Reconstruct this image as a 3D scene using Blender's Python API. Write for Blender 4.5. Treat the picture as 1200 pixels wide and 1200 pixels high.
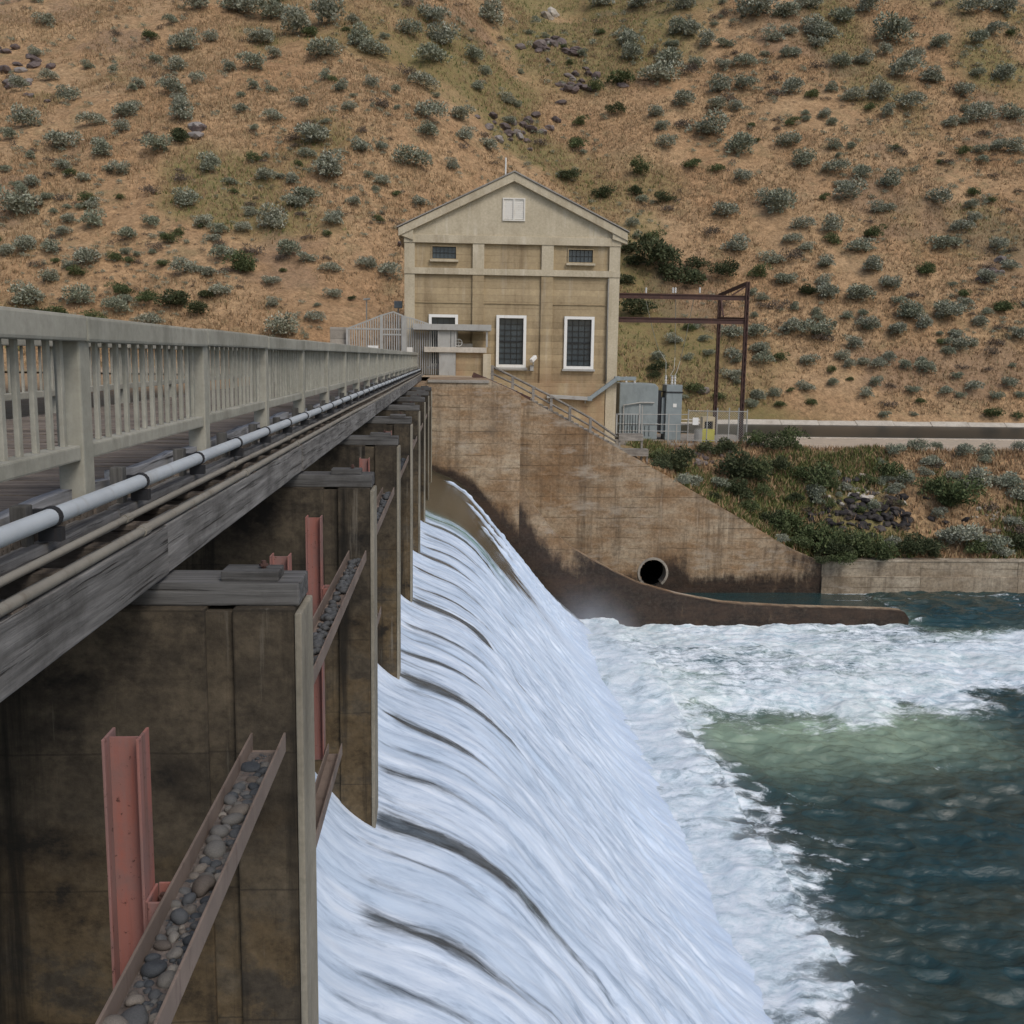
import bpy, bmesh, math, random
import numpy as np
from mathutils import Matrix, Vector

scene = bpy.context.scene
for o in list(bpy.data.objects): bpy.data.objects.remove(o)
# ------------------------------------------------------------------ camera
# origin = the camera; +Y runs along the dam axis, +X downstream, river level z = -14
F = 1200.0; RHO = 0.015; TH = 0.0598528; PH = 0.1496475
fwd = np.array([math.sin(TH)*math.cos(PH), math.cos(TH)*math.cos(PH), -math.sin(PH)])
rgt = np.array([math.cos(TH), -math.sin(TH), 0.0]); upv = np.cross(rgt, fwd)
cr, sr = math.cos(RHO), math.sin(RHO)
cam = bpy.data.cameras.new('camera'); cam.sensor_width = 36; cam.lens = 36
cam.clip_start = 0.05; cam.clip_end = 3000
camo = bpy.data.objects.new('camera', cam); scene.collection.objects.link(camo)
cx = rgt*cr + upv*sr; cy = -rgt*sr + upv*cr; cz = -fwd
camo.matrix_world = Matrix(((cx[0],cy[0],cz[0],0),(cx[1],cy[1],cz[1],0),(cx[2],cy[2],cz[2],0),(0,0,0,1)))
scene.camera = camo
# ------------------------------------------------------------------ sky, sun, exposure
SUN = Vector((0.38, -0.62, 0.80)).normalized()
w = bpy.data.worlds.new('World'); scene.world = w; w.use_nodes = True
nt = w.node_tree; bg = nt.nodes['Background']; sky = nt.nodes.new('ShaderNodeTexSky')
sky.sky_type = 'NISHITA'; sky.sun_disc = False
sky.sun_elevation = math.asin(SUN.z); sky.sun_rotation = math.atan2(SUN.x, SUN.y)
sky.air_density = 1.0; sky.dust_density = 3.0; sky.ozone_density = 1.0
nt.links.new(sky.outputs[0], bg.inputs[0]); bg.inputs[1].default_value = 0.11
sl = bpy.data.lights.new('sun', 'SUN'); sl.energy = 1.2; sl.angle = math.radians(22); sl.color = (1, .95, .88)
so = bpy.data.objects.new('sun', sl); scene.collection.objects.link(so)
so.rotation_euler = (-SUN).to_track_quat('-Z', 'Y').to_euler(); so.location = SUN*60
vs = scene.view_settings; vs.view_transform = 'Standard'; vs.look = 'None'; vs.gamma = 1; vs.use_curve_mapping = False
vs.exposure = 0.15
scene.render.engine = 'CYCLES'; scene.cycles.volume_bounces = 6; scene.cycles.max_bounces = 12

R = random.Random(7)
C = scene.collection
# ------------------------------------------------------------------ helpers
def ray(px, py):
    x = (px-600)/F; y = (py-600)/F
    return fwd + rgt*(x*cr + y*sr) - upv*(-x*sr + y*cr)
def at(px, py, Y=None, Z=None):
    d = ray(px, py); t = Y/d[1] if Y is not None else Z/d[2]
    return d*t
def tag(o, label, cat, group=None, kind=None):
    if label: o['label'] = label
    if cat: o['category'] = cat
    if group: o['group'] = group
    if kind: o['kind'] = kind
    return o
def thing(name, label, cat, loc=(0,0,0), group=None):
    o = bpy.data.objects.new(name, None); C.objects.link(o); o.location = loc
    o.empty_display_size = .2
    return tag(o, label, cat, group)
def wloc(o):
    v = Vector((0,0,0))
    while o is not None: v += o.location; o = o.parent
    return v
def obj(name, me, parent=None, loc=(0,0,0)):
    o = bpy.data.objects.new(name, me); C.objects.link(o); o.parent = parent; o.location = loc
    return o
def copy_tree(o, parent=None):
    c = o.copy(); C.objects.link(c); c.parent = parent
    for ch in list(o.children): copy_tree(ch, c)
    return c
class MB:
    def __init__(s): s.v = []; s.f = []
    def add(s, v, f):
        n = len(s.v); s.v += [tuple(float(q) for q in p) for p in v]; s.f += [tuple(i+n for i in q) for q in f]; return s
    def box(s, x0, x1, y0, y1, z0, z1):
        if x1 < x0: x0, x1 = x1, x0
        if y1 < y0: y0, y1 = y1, y0
        if z1 < z0: z0, z1 = z1, z0
        return s.add([(x0,y0,z0),(x1,y0,z0),(x1,y1,z0),(x0,y1,z0),(x0,y0,z1),(x1,y0,z1),(x1,y1,z1),(x0,y1,z1)],
              [(0,3,2,1),(4,5,6,7),(0,1,5,4),(1,2,6,5),(2,3,7,6),(3,0,4,7)])
    def bar(s, a, b, w, h=None, up=(0,0,1)):
        a = Vector(a); b = Vector(b); d = (b-a).normalized(); h = h or w
        u = Vector(up)
        if abs(d.dot(u)) > .98: u = Vector((0,1,0))
        sx = d.cross(u).normalized(); sz = sx.cross(d)
        P = []
        for p in (a, b):
            for i, j in ((-1,-1),(1,-1),(1,1),(-1,1)): P.append(p + sx*i*w/2 + sz*j*h/2)
        return s.add(P, [(3,2,1,0),(4,5,6,7),(0,1,5,4),(1,2,6,5),(2,3,7,6),(3,0,4,7)])
    def tube(s, pts, r, n=10, cap=True):
        pts = [Vector(p) for p in pts]; P = []; Q = []
        for k, p in enumerate(pts):
            d = (pts[min(k+1,len(pts)-1)] - pts[max(k-1,0)]).normalized()
            u = Vector((0,0,1)) if abs(d.z) < .95 else Vector((0,1,0))
            a = d.cross(u).normalized(); b = a.cross(d)
            rr = r[k] if isinstance(r,(list,tuple)) else r
            for i in range(n):
                t = 2*math.pi*i/n; P.append(p + (a*math.cos(t) + b*math.sin(t))*rr)
        for k in range(len(pts)-1):
            for i in range(n):
                j = (i+1) % n; Q.append((k*n+i, k*n+j, (k+1)*n+j, (k+1)*n+i))
        if cap: Q.append(tuple(range(n-1,-1,-1))); Q.append(tuple((len(pts)-1)*n+i for i in range(n)))
        return s.add(P, Q)
    def prism(s, poly, axis, a, b):
        """polygon of (u,v) pairs extruded along 'y' (u=x,v=z) or 'x' (u=y,v=z) or 'z' (u=x,v=y)"""
        n = len(poly)
        def m(u, v, t): return (u,t,v) if axis == 'y' else ((t,u,v) if axis == 'x' else (u,v,t))
        P = [m(u,v,a) for u,v in poly] + [m(u,v,b) for u,v in poly]
        return s.add(P, [tuple(range(n)), tuple(range(2*n-1, n-1, -1))] + [(i, i+n, (i+1)%n+n, (i+1)%n) for i in range(n)])
    def mesh(s, name, mat, org=(0,0,0), bevel=0, smooth=False, rough=0, seed=0):
        me = bpy.data.meshes.new(name)
        me.from_pydata([(p[0]-org[0], p[1]-org[1], p[2]-org[2]) for p in s.v], [], s.f)
        bm = bmesh.new(); bm.from_mesh(me)
        bmesh.ops.recalc_face_normals(bm, faces=bm.faces[:])
        if bevel:
            bmesh.ops.bevel(bm, geom=[e for e in bm.edges if len(e.link_faces) == 2 and e.calc_face_angle(0) > .5],
                            offset=bevel, segments=2, affect='EDGES', profile=.6, clamp_overlap=True)
        bm.to_mesh(me); bm.free()
        if smooth:
            for p in me.polygons: p.use_smooth = True
        me.materials.append(M[mat] if isinstance(mat, str) else mat)
        return me
    def build(s, name, mat, parent=None, org=None, **k):
        if parent is not None: org = wloc(parent)
        elif org is None:
            a = np.array(s.v); org = (float(a[:,0].mean()), float(a[:,1].mean()), float(a[:,2].min()))
        me = s.mesh(name, mat, org, **k)
        return obj(name, me, parent, (0,0,0) if parent is not None else org)
# numpy value noise
def _h(ix, iy, seed):
    n = (ix.astype(np.int64)*374761393 + iy.astype(np.int64)*668265263 + seed*1442695041) & 0xffffffff
    n = ((n ^ (n >> 13))*1274126177) & 0xffffffff
    return ((n ^ (n >> 16)) & 0xffff)/65535.0
def vn(x, y, seed=0):
    x = np.asarray(x, float); y = np.asarray(y, float)
    ix = np.floor(x); iy = np.floor(y); fx = x-ix; fy = y-iy
    fx = fx*fx*fx*(fx*(fx*6-15)+10); fy = fy*fy*fy*(fy*(fy*6-15)+10)
    a = _h(ix,iy,seed); b = _h(ix+1,iy,seed); c = _h(ix,iy+1,seed); d = _h(ix+1,iy+1,seed)
    return (a*(1-fx)+b*fx)*(1-fy) + (c*(1-fx)+d*fx)*fy
def fbm(x, y, oct=4, seed=0, gain=.5):
    t = 0; a = 1; n = 0
    for i in range(oct):
        t = t + a*vn(np.asarray(x)*2**i + i*17.3, np.asarray(y)*2**i - i*9.1, seed+i); n += a; a *= gain
    return t/n
def sst(a, b, x):
    t = np.clip((np.asarray(x, float)-a)/(b-a), 0, 1); return t*t*(3-2*t)
def grid_mesh(name, X, Y, Z, mat, attrs=None, smooth=True):
    ny, nx = X.shape
    me = bpy.data.meshes.new(name)
    co = np.stack([X, Y, Z], -1).reshape(-1, 3).astype(np.float32)
    i = np.arange(nx*ny).reshape(ny, nx)
    q = np.stack([i[:-1,:-1], i[:-1,1:], i[1:,1:], i[1:,:-1]], -1).reshape(-1, 4).astype(np.int32)
    me.vertices.add(len(co)); me.vertices.foreach_set('co', co.ravel())
    me.loops.add(q.size); me.loops.foreach_set('vertex_index', q.ravel())
    me.polygons.add(len(q)); me.polygons.foreach_set('loop_start', np.arange(0, q.size, 4, dtype=np.int32))
    me.polygons.foreach_set('loop_total', np.full(len(q), 4, np.int32))
    me.polygons.foreach_set('use_smooth', np.full(len(q), smooth))
    for k, v in (attrs or {}).items():
        at_ = me.attributes.new(k, 'FLOAT', 'POINT'); at_.data.foreach_set('value', np.asarray(v, np.float32).ravel())
    me.update(calc_edges=True); me.validate()
    me.materials.append(M[mat])
    return me
def poly_mesh(name, co, nper, mat, smooth=False):
    """co: (n*nper,3) independent polygons"""
    me = bpy.data.meshes.new(name); n = len(co)//nper
    me.vertices.add(len(co)); me.vertices.foreach_set('co', np.asarray(co, np.float32).ravel())
    me.loops.add(len(co)); me.loops.foreach_set('vertex_index', np.arange(len(co), dtype=np.int32))
    me.polygons.add(n); me.polygons.foreach_set('loop_start', np.arange(0, len(co), nper, dtype=np.int32))
    me.polygons.foreach_set('loop_total', np.full(n, nper, np.int32))
    if smooth: me.polygons.foreach_set('use_smooth', np.full(n, True))
    me.update(calc_edges=True); me.materials.append(M[mat]); return me

# ------------------------------------------------------------------ materials
M = {}
class NT:
    def __init__(s, name):
        m = bpy.data.materials.new(name); m.use_nodes = True; s.m = m; s.t = m.node_tree
        s.b = s.t.nodes['Principled BSDF']; M[name] = m
        tc = s.n('ShaderNodeTexCoord'); oi = s.n('ShaderNodeObjectInfo')
        mul = s.n('ShaderNodeMath', operation='MULTIPLY'); mul.inputs[1].default_value = 37.0; s.l(oi.outputs['Random'], mul.inputs[0])
        add = s.n('ShaderNodeVectorMath', operation='ADD'); s.l(tc.outputs['Object'], add.inputs[0]); s.l(mul.outputs[0], add.inputs[1])
        s.co = add.outputs[0]; s.raw = tc.outputs['Object']; s.rand = oi.outputs['Random']
    def n(s, typ, **k):
        x = s.t.nodes.new(typ)
        for a, b in k.items(): setattr(x, a, b)
        return x
    def l(s, a, b): s.t.links.new(a, b)
    def noise(s, sc=(1,1,1), scale=1.0, detail=6, rough=.6, dist=0, co=None):
        mp = s.n('ShaderNodeMapping'); mp.inputs['Scale'].default_value = sc; s.l(co or s.co, mp.inputs[0])
        x = s.n('ShaderNodeTexNoise'); x.inputs['Scale'].default_value = scale; x.inputs['Detail'].default_value = detail
        x.inputs['Roughness'].default_value = rough; x.inputs['Distortion'].default_value = dist
        s.l(mp.outputs[0], x.inputs['Vector']); return x.outputs['Fac']
    def ramp(s, fac, stops, interp='LINEAR'):
        x = s.n('ShaderNodeValToRGB'); x.color_ramp.interpolation = interp; e = x.color_ramp.elements
        while len(e) < len(stops): e.new(.5)
        for i, (p, c) in enumerate(stops):
            e[i].position = p; e[i].color = (*c, 1) if isinstance(c, (tuple, list)) else (c, c, c, 1)
        s.l(fac, x.inputs[0]); return x.outputs[0]
    def mix(s, fac, a, b, mode='MIX'):
        x = s.n('ShaderNodeMix', data_type='RGBA', blend_type=mode)
        for v, i in ((fac, 0), (a, 6), (b, 7)):
            if hasattr(v, 'links'): s.l(v, x.inputs[i])
            elif isinstance(v, (tuple, list)): x.inputs[i].default_value = (*v, 1)
            else: x.inputs[i].default_value = v
        return x.outputs[2]
    def math(s, op, a, b=0.0):
        x = s.n('ShaderNodeMath', operation=op); x.use_clamp = False
        for v, i in ((a, 0), (b, 1)):
            if hasattr(v, 'links'): s.l(v, x.inputs[i])
            else: x.inputs[i].default_value = v
        return x.outputs[0]
    def sep(s, co=None):
        x = s.n('ShaderNodeSeparateXYZ'); s.l(co or s.raw, x.inputs[0]); return x.outputs
    def attr(s, name):
        x = s.n('ShaderNodeAttribute', attribute_name=name); return x.outputs['Fac']
    def rng(s, v, a, b, c=0.0, d=1.0):
        x = s.n('ShaderNodeMapRange'); x.interpolation_type = 'SMOOTHSTEP'
        for q, i in ((a,1),(b,2),(c,3),(d,4)): x.inputs[i].default_value = q
        s.l(v, x.inputs[0]); return x.outputs[0]
    def bump(s, h, strength=.3, dist=.02):
        x = s.n('ShaderNodeBump'); x.inputs['Strength'].default_value = strength; x.inputs['Distance'].default_value = dist
        s.l(h, x.inputs['Height'])
        if s.b.inputs['Normal'].links: s.l(s.b.inputs['Normal'].links[0].from_socket, x.inputs['Normal'])
        s.l(x.outputs[0], s.b.inputs['Normal'])
    def out(s, col, rough=.85, spec=.3, metal=0):
        if hasattr(col, 'links'): s.l(col, s.b.inputs['Base Color'])
        else: s.b.inputs['Base Color'].default_value = (*col, 1)
        if hasattr(rough, 'links'): s.l(rough, s.b.inputs['Roughness'])
        else: s.b.inputs['Roughness'].default_value = rough
        s.b.inputs['Specular IOR Level'].default_value = spec; s.b.inputs['Metallic'].default_value = metal
        return s

def concrete(name, c1, c2, stain=(.03,.027,.022), amount=.5, board=0.0, streak=.5, sc=1.0, light=None, bumpd=.02, rough=.9, rust=None):
    m = NT(name)
    a = m.noise(scale=.55*sc, detail=8, rough=.65)
    col = m.mix(m.ramp(a, [(.3, 0.), (.7, 1.)]), c1, c2)
    f = m.noise(scale=9*sc, detail=6, rough=.7)
    col = m.mix(.55, col, m.ramp(f, [(.25,(.35,.34,.33)), (.5,(.5,.5,.5)), (.75,(.66,.66,.65))]), 'OVERLAY')
    s1 = m.noise((1.7,1.7,.14), sc, 6, .62); s2 = m.noise((.5,.5,.35), sc*1.3, 6, .7)
    st = m.math('MULTIPLY', m.ramp(s1, [(.44,0.),(.66,1.)]), m.ramp(s2, [(.36,0.),(.62,1.)]))
    col = m.mix(m.math('MULTIPLY', st, amount), col, stain)
    if light:
        s3 = m.noise((2.4,2.4,.22), sc, 7, .68, co=m.raw)
        col = m.mix(m.math('MULTIPLY', m.ramp(s3, [(.55,0.),(.74,1.)]), streak), col, light)
    if rust:
        rz = m.math('MULTIPLY', m.rng(m.sep(m.raw)[2], rust[0], rust[1], 1, 0), m.ramp(m.noise((.5,.5,.3), .9, 6), [(.46,0.),(.66,.7)]))
        col = m.mix(rz, col, (.31,.19,.11))
    if board:
        z = m.sep(m.raw)[2]; fr = m.math('FRACT', m.math('DIVIDE', z, board))
        ln = m.math('LESS_THAN', fr, .07); idx = m.math('FLOOR', m.math('DIVIDE', z, board))
        wn = m.n('ShaderNodeTexWhiteNoise', noise_dimensions='1D'); m.l(idx, wn.inputs['W'])
        br = m.noise((.5,.5,4), 1.2, 4)
        col = m.mix(m.math('MULTIPLY', m.math('MULTIPLY', ln, m.ramp(br, [(.4,0.),(.6,1.)])), .5), col, stain)
        col = m.mix(.13, col, m.ramp(wn.outputs[0], [(0,.0),(1,1.)]), 'OVERLAY')
        m.bump(m.math('ADD', wn.outputs[0], m.math('MULTIPLY', ln, -1.2)), .5, .012)
    m.bump(f, .45, bumpd); m.bump(m.noise(scale=2.2*sc, detail=5), .35, bumpd*2)
    return m.out(col, rough, .25)

def wood(name, c1, c2, axis=1, dark=(.03,.027,.024), sc=1.0, rough=.9):
    m = NT(name); s = [9.,9.,9.]; s[axis] = .45
    g = m.noise(tuple(s), 2.2*sc, 8, .65, .4)
    col = m.mix(m.ramp(g, [(.3,0.),(.68,1.)]), c1, c2)
    s2 = [22.,22.,22.]; s2[axis] = .5
    cr_ = m.noise(tuple(s2), 1.6*sc, 5, .6, .3)
    crk = m.ramp(cr_, [(.33,1.),(.42,0.)])
    col = m.mix(m.math('MULTIPLY', crk, .8), col, dark)
    b = m.noise(scale=1.4, detail=6, rough=.7)
    col = m.mix(m.ramp(b, [(.48,0.),(.75,.65)]), col, dark)
    col = m.mix(.25, col, m.ramp(m.rand, [(0,.12),(1,.9)]), 'OVERLAY')
    m.bump(m.math('SUBTRACT', g, m.math('MULTIPLY', crk, .8)), .7, .012)
    return m.out(col, rough, .2)

def paint(name, c, rust=(.10,.045,.025), amt=.5, rough=.6, var=.25, chips=1.0, metal=0.0):
    m = NT(name)
    a = m.noise(scale=1.6, detail=7, rough=.65)
    col = m.mix(var, c, m.ramp(a, [(.25,.15),(.75,.85)]), 'OVERLAY')
    r = m.noise((3.2,3.2,.8), chips*1.6, 8, .75)
    col = m.mix(m.math('MULTIPLY', m.ramp(r, [(.54,0.),(.66,1.)]), amt), col, rust)
    m.bump(m.noise(scale=22, detail=4), .15, .004); m.bump(r, .2, .004)
    return m.out(col, rough, .35, metal)

concrete('rail_concrete', (.26,.258,.215), (.39,.38,.325), (.09,.085,.065), .45, 0, .5, 1.4, (.40,.39,.34), .004)
def pier_mat():
    m = NT('pier_concrete')
    z = m.sep(m.raw)[2]
    a = m.noise((.8,.8,1.5), .9, 9, .7); f = m.noise(scale=11, detail=7, rough=.72); g = m.noise((.7,.7,1.0), 1.6, 8, .7)
    low = m.rng(m.math('ADD', z, m.math('MULTIPLY', m.math('SUBTRACT', a, .5), 2.5)), 6.3, 4.8)
    col = m.mix(m.ramp(a, [(.36,0.),(.64,1.)]), (.032,.027,.021), (.095,.077,.053))
    col = m.mix(m.math('MULTIPLY', low, m.ramp(g, [(.42,0.),(.6,.85)])), col, (.165,.112,.052))
    col = m.mix(.75, col, m.ramp(f, [(.25,.18),(.5,.5),(.75,.8)]), 'OVERLAY')
    col = m.mix(m.ramp(g, [(.50,0.),(.64,.9)]), col, (.012,.011,.010))
    s1 = m.noise((3.2,3.2,.16), 1.0, 7, .66); col = m.mix(m.ramp(s1, [(.52,0.),(.66,.85)]), col, (.012,.011,.009))
    s2 = m.noise((4.5,4.5,.22), 1.1, 8, .72); col = m.mix(m.ramp(s2, [(.60,0.),(.74,.6)]), col, (.27,.25,.21))
    wob = m.math('ADD', z, m.math('MULTIPLY', a, .06)); fr = m.math('FRACT', m.math('DIVIDE', wob, .93)); ln = m.math('LESS_THAN', fr, .014)
    col = m.mix(m.math('MULTIPLY', ln, .4), col, (.012,.011,.009))
    m.bump(m.math('MULTIPLY', ln, -1.0), .3, .006); m.bump(f, .5, .012); m.bump(g, .4, .03)
    m.out(col, .88, .25)
pier_mat()
concrete('edge_concrete', (.20,.185,.145), (.31,.285,.23), (.05,.045,.035), .6, 0, .4, 2.0, (.38,.36,.32), .01)
concrete('far_concrete', (.27,.245,.205), (.36,.33,.285), (.08,.07,.055), .6, .55, .5, .8, (.5,.47,.43), .02)
concrete('house_wall', (.33,.255,.15), (.42,.335,.21), (.15,.105,.06), .7, .42, .6, .7, (.50,.44,.34), .015, rust=(4.2,7.0))
concrete('house_trim', (.43,.375,.27), (.535,.475,.355), (.22,.17,.11), .5, 0, .5, .9, (.66,.62,.52), .012)
concrete('pale_concrete', (.42,.38,.32), (.54,.50,.43), (.2,.17,.13), .5, 0, .5, 1.0, (.62,.6,.55), .015)
wood('grey_wood', (.085,.083,.08), (.30,.295,.285), 1)
wood('pale_wood', (.20,.20,.20), (.46,.465,.47), 1)
wood('plank_wood', (.10,.082,.066), (.235,.20,.168), 0)
wood('cap_wood', (.055,.055,.054), (.15,.15,.148), 0)
wood('stub_wood', (.04,.04,.038), (.13,.128,.122), 2)
wood('step_wood', (.18,.165,.145), (.34,.315,.28), 0)
def red_mat():
    m = NT('red_steel')
    a = m.noise((5,5,.35), 1.0, 7, .65); g = m.noise(scale=2.2, detail=8, rough=.7)
    col = m.mix(m.ramp(a, [(.36,0.),(.64,1.)]), (.31,.112,.085), (.235,.155,.145))
    col = m.mix(m.ramp(g, [(.46,0.),(.62,.8)]), col, (.20,.125,.115))
    sp = m.noise(scale=26, detail=5, rough=.75); col = m.mix(m.ramp(sp, [(.61,0.),(.68,.85)]), col, (.055,.028,.022))
    col = m.mix(m.ramp(m.noise((9,9,.25), 1.0, 6, .7), [(.60,0.),(.74,.7)]), col, (.11,.055,.042))
    m.bump(sp, .25, .006); m.bump(g, .3, .008); m.out(col, .75, .25)
red_mat()
paint('channel_steel', (.185,.145,.12), (.095,.062,.048), .7, .75, .5, 1.5)
paint('rust_steel', (.075,.042,.035), (.14,.065,.045), .6, .8, .3, .7)
paint('pipe_paint', (.43,.475,.51), (.24,.22,.19), .35, .5, .2, .7)
paint('conduit_paint', (.235,.222,.19), (.12,.095,.07), .5, .6, .3, .8)
paint('clamp_black', (.02,.022,.026), (.05,.03,.02), .3, .6)
paint('galv_metal', (.36,.36,.34), (.2,.16,.12), .4, .55, .2, 1.0)
paint('white_paint', (.74,.74,.71), (.45,.40,.33), .35, .5, .1)
paint('louver_paint', (.66,.64,.58), (.4,.35,.28), .4, .6, .1)
paint('tank_paint', (.245,.285,.295), (.10,.12,.13), .35, .55, .2, .4)
paint('yellow_paint', (.58,.55,.085), (.3,.27,.1), .3, .5)
paint('cream_paint', (.5,.42,.27), (.3,.25,.2), .3, .6)
paint('black_bar', (.015,.017,.019), (.03,.03,.03), .3, .5)
paint('porcelain', (.62,.62,.6), (.4,.38,.36), .3, .35)
paint('wire_grey', (.42,.43,.38), (.2,.2,.18), .2, .6)
m = NT('glass_dark'); m.b.inputs['IOR'].default_value = 1.5
m.out(m.ramp(m.noise(scale=.8, detail=3), [(.35,(.035,.05,.062)),(.7,(.065,.085,.098))]), .10, .6)
m = NT('void_shade'); m.out((.006,.006,.006), .9, .1)  # near-black surface standing in for the shade inside hollows
m = NT('roof_metal'); m.out(m.ramp(m.noise((.6,6,1), 1.0, 4), [(.3,(.22,.21,.19)),(.7,(.32,.30,.27))]), .6, .3)

def stone_mat(name, stops):
    m = NT(name)
    col = m.ramp(m.rand, stops, 'LINEAR')
    n = m.noise(scale=9, detail=6, rough=.7)
    col = m.mix(.45, col, m.ramp(n, [(.3,.2),(.7,.8)]), 'OVERLAY')
    m.bump(n, .3, .02); return m.out(col, .75, .35)
stone_mat('river_stone', [(0,(.035,.042,.05)),(.3,(.07,.076,.082)),(.5,(.13,.125,.115)),(.72,(.085,.072,.062)),(.86,(.25,.23,.20)),(1,(.045,.055,.068))])
stone_mat('hill_rock', [(0,(.095,.075,.07)),(.5,(.135,.105,.098)),(.85,(.19,.165,.15)),(1,(.30,.28,.26))])
stone_mat('dark_rock', [(0,(.018,.016,.017)),(.6,(.04,.035,.034)),(1,(.08,.07,.065))])
stone_mat('pale_rock', [(0,(.22,.19,.15)),(.5,(.36,.32,.26)),(1,(.47,.44,.39))])
def leaf_mat(name, stops, trans=.0):
    m = NT(name); g = m.n('ShaderNodeNewGeometry')
    col = m.ramp(g.outputs['Random Per Island'], stops)
    col = m.mix(.5, col, m.ramp(m.rand, [(0,(.36,.40,.34)),(.5,(.5,.5,.5)),(1,(.60,.585,.56))]), 'OVERLAY')
    m.out(col, .75, .2)
leaf_mat('sage_leaf', [(0,(.155,.165,.115)),(.45,(.25,.265,.20)),(.8,(.345,.36,.285)),(1,(.44,.45,.375))])
leaf_mat('green_leaf', [(0,(.055,.075,.030)),(.5,(.092,.118,.050)),(1,(.155,.175,.085))])
leaf_mat('dark_leaf', [(0,(.036,.048,.022)),(.5,(.060,.075,.036)),(1,(.105,.115,.060))])
leaf_mat('brown_leaf', [(0,(.085,.065,.05)),(.5,(.13,.105,.085)),(1,(.20,.165,.13))])
leaf_mat('dry_grass', [(0,(.22,.145,.08)),(.4,(.32,.21,.12)),(.75,(.42,.295,.18)),(1,(.25,.205,.11))])
leaf_mat('green_grass', [(0,(.08,.10,.03)),(.5,(.13,.15,.05)),(1,(.22,.21,.09))])
m = NT('silt_mat'); q_ = m.noise(scale=14, detail=8, rough=.75); m.bump(q_, .8, .02); m.out(m.ramp(q_, [(.3,(.075,.065,.06)),(.6,(.17,.145,.13)),(.8,(.30,.27,.25))]), .95, .1)
m = NT('twig'); m.out((.10,.08,.065), .9, .1)
# terrain: attributes road / green / rock say what covers the soil
m = NT('hill_soil')
a = m.noise(scale=.09, detail=7, rough=.62); b_ = m.noise(scale=1.3, detail=8, rough=.72); c_ = m.noise(scale=.35, detail=6, rough=.6)
col = m.mix(m.ramp(a, [(.35,0.),(.65,1.)]), (.325,.205,.112), (.385,.265,.152))
col = m.mix(.7, col, m.ramp(b_, [(.25,.12),(.5,.48),(.75,.80)]), 'OVERLAY')
col = m.mix(m.ramp(c_, [(.54,0.),(.7,.55)]), col, (.205,.175,.095))
sp_ = m.noise(scale=3.4, detail=6, rough=.75); col = m.mix(.6, col, m.ramp(sp_, [(.28,.15),(.5,.5),(.72,.82)]), 'OVERLAY')
gr = m.math('MULTIPLY', m.attr('green'), m.ramp(b_, [(.3,.35),(.65,1.)])); col = m.mix(gr, col, (.12,.135,.048))
rk = m.math('MULTIPLY', m.attr('rock'), m.ramp(b_, [(.35,.5),(.6,1.)])); col = m.mix(rk, col, (.13,.10,.092))
rd = m.noise((.25,2,1), 1.5, 7, .7)
col = m.mix(m.attr('road'), col, m.ramp(rd, [(.3,(.42,.34,.25)),(.7,(.56,.47,.37))]))
m.bump(b_, .8, .25); m.bump(m.noise(scale=5, detail=5), .5, .08); m.out(col, .95, .1)
# water materials: foam / aer (air-filled green water) say what the water carries at that spot
m = NT('river_water')
fo = m.attr('foam'); ae = m.attr('aer')
n1 = m.noise((.75,1.25,1), 1.1, 9, .72, 1.2); n2 = m.noise((.8,1.5,1), 4.5, 8, .75, 1.0)
nn = m.math('ADD', m.math('MULTIPLY', n1, .6), m.math('MULTIPLY', n2, .4))
fac = m.rng(m.math('ADD', fo, m.math('MULTIPLY', m.math('SUBTRACT', nn, .5), 2.4)), .28, .86)
deep = m.mix(m.ramp(m.noise((.35,.8,1), .7, 5), [(.42,0.),(.62,1.)]), (.015,.046,.050), (.032,.050,.042))
wat = m.mix(ae, deep, (.27,.37,.27))
white = m.mix(m.ramp(nn, [(.40,0.),(.56,1.)]), (.37,.53,.61), (.84,.90,.95))
white = m.mix(m.math('MULTIPLY', ae, .30), white, (.60,.68,.57))
col = m.mix(fac, wat, white)
m.bump(nn, .22, .08); m.bump(m.noise((.9,2.0,1), 3.0, 8, .68, .8), .5, .10)
m.out(col, m.rng(fac, 0, 1, .10, .75), .5)
m = NT('falling_water')
cmb = m.n('ShaderNodeCombineXYZ'); m.l(m.attr('flow'), cmb.inputs[0]); m.l(m.attr('across'), cmb.inputs[1])
fo = m.attr('foam'); br = m.attr('bare'); gl = m.attr('glassy')
st = m.noise((.75,3.6,1), 1.0, 8, .66, .7, co=cmb.outputs[0]); st2 = m.noise((2.6,10,1), 1.0, 7, .7, .9, co=cmb.outputs[0])
big = m.noise((.28,1.15,1), 1.0, 6, .62, .5, co=cmb.outputs[0])
nn = m.math('ADD', m.math('MULTIPLY', st, .72), m.math('MULTIPLY', st2, .28))
fac = m.rng(m.math('ADD', fo, m.math('MULTIPLY', m.math('SUBTRACT', nn, .5), 1.5)), .16, .84)
white = m.mix(m.ramp(nn, [(.28,0.),(.62,1.)]), (.38,.52,.72), (.74,.83,.95))
white = m.mix(m.ramp(big, [(.36,.6),(.58,0.)]), white, (.44,.57,.74))
dk = m.mix(m.ramp(st2, [(.3,0.),(.7,1.)]), (.03,.038,.045), (.14,.17,.20))
brn = m.mix(m.ramp(st2, [(.36,0.),(.64,1.)]), m.mix(m.ramp(big, [(.4,0.),(.6,1.)]), (.018,.020,.013), (.042,.038,.021)), (.09,.08,.05))
dk = m.mix(br, dk, brn); dk = m.mix(gl, dk, m.mix(st, (.02,.10,.085), (.25,.42,.38)))
col = m.mix(fac, dk, white)
m.bump(nn, .20, .06); m.out(col, m.rng(fac, 0, 1, .22, .75), .4)
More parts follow.
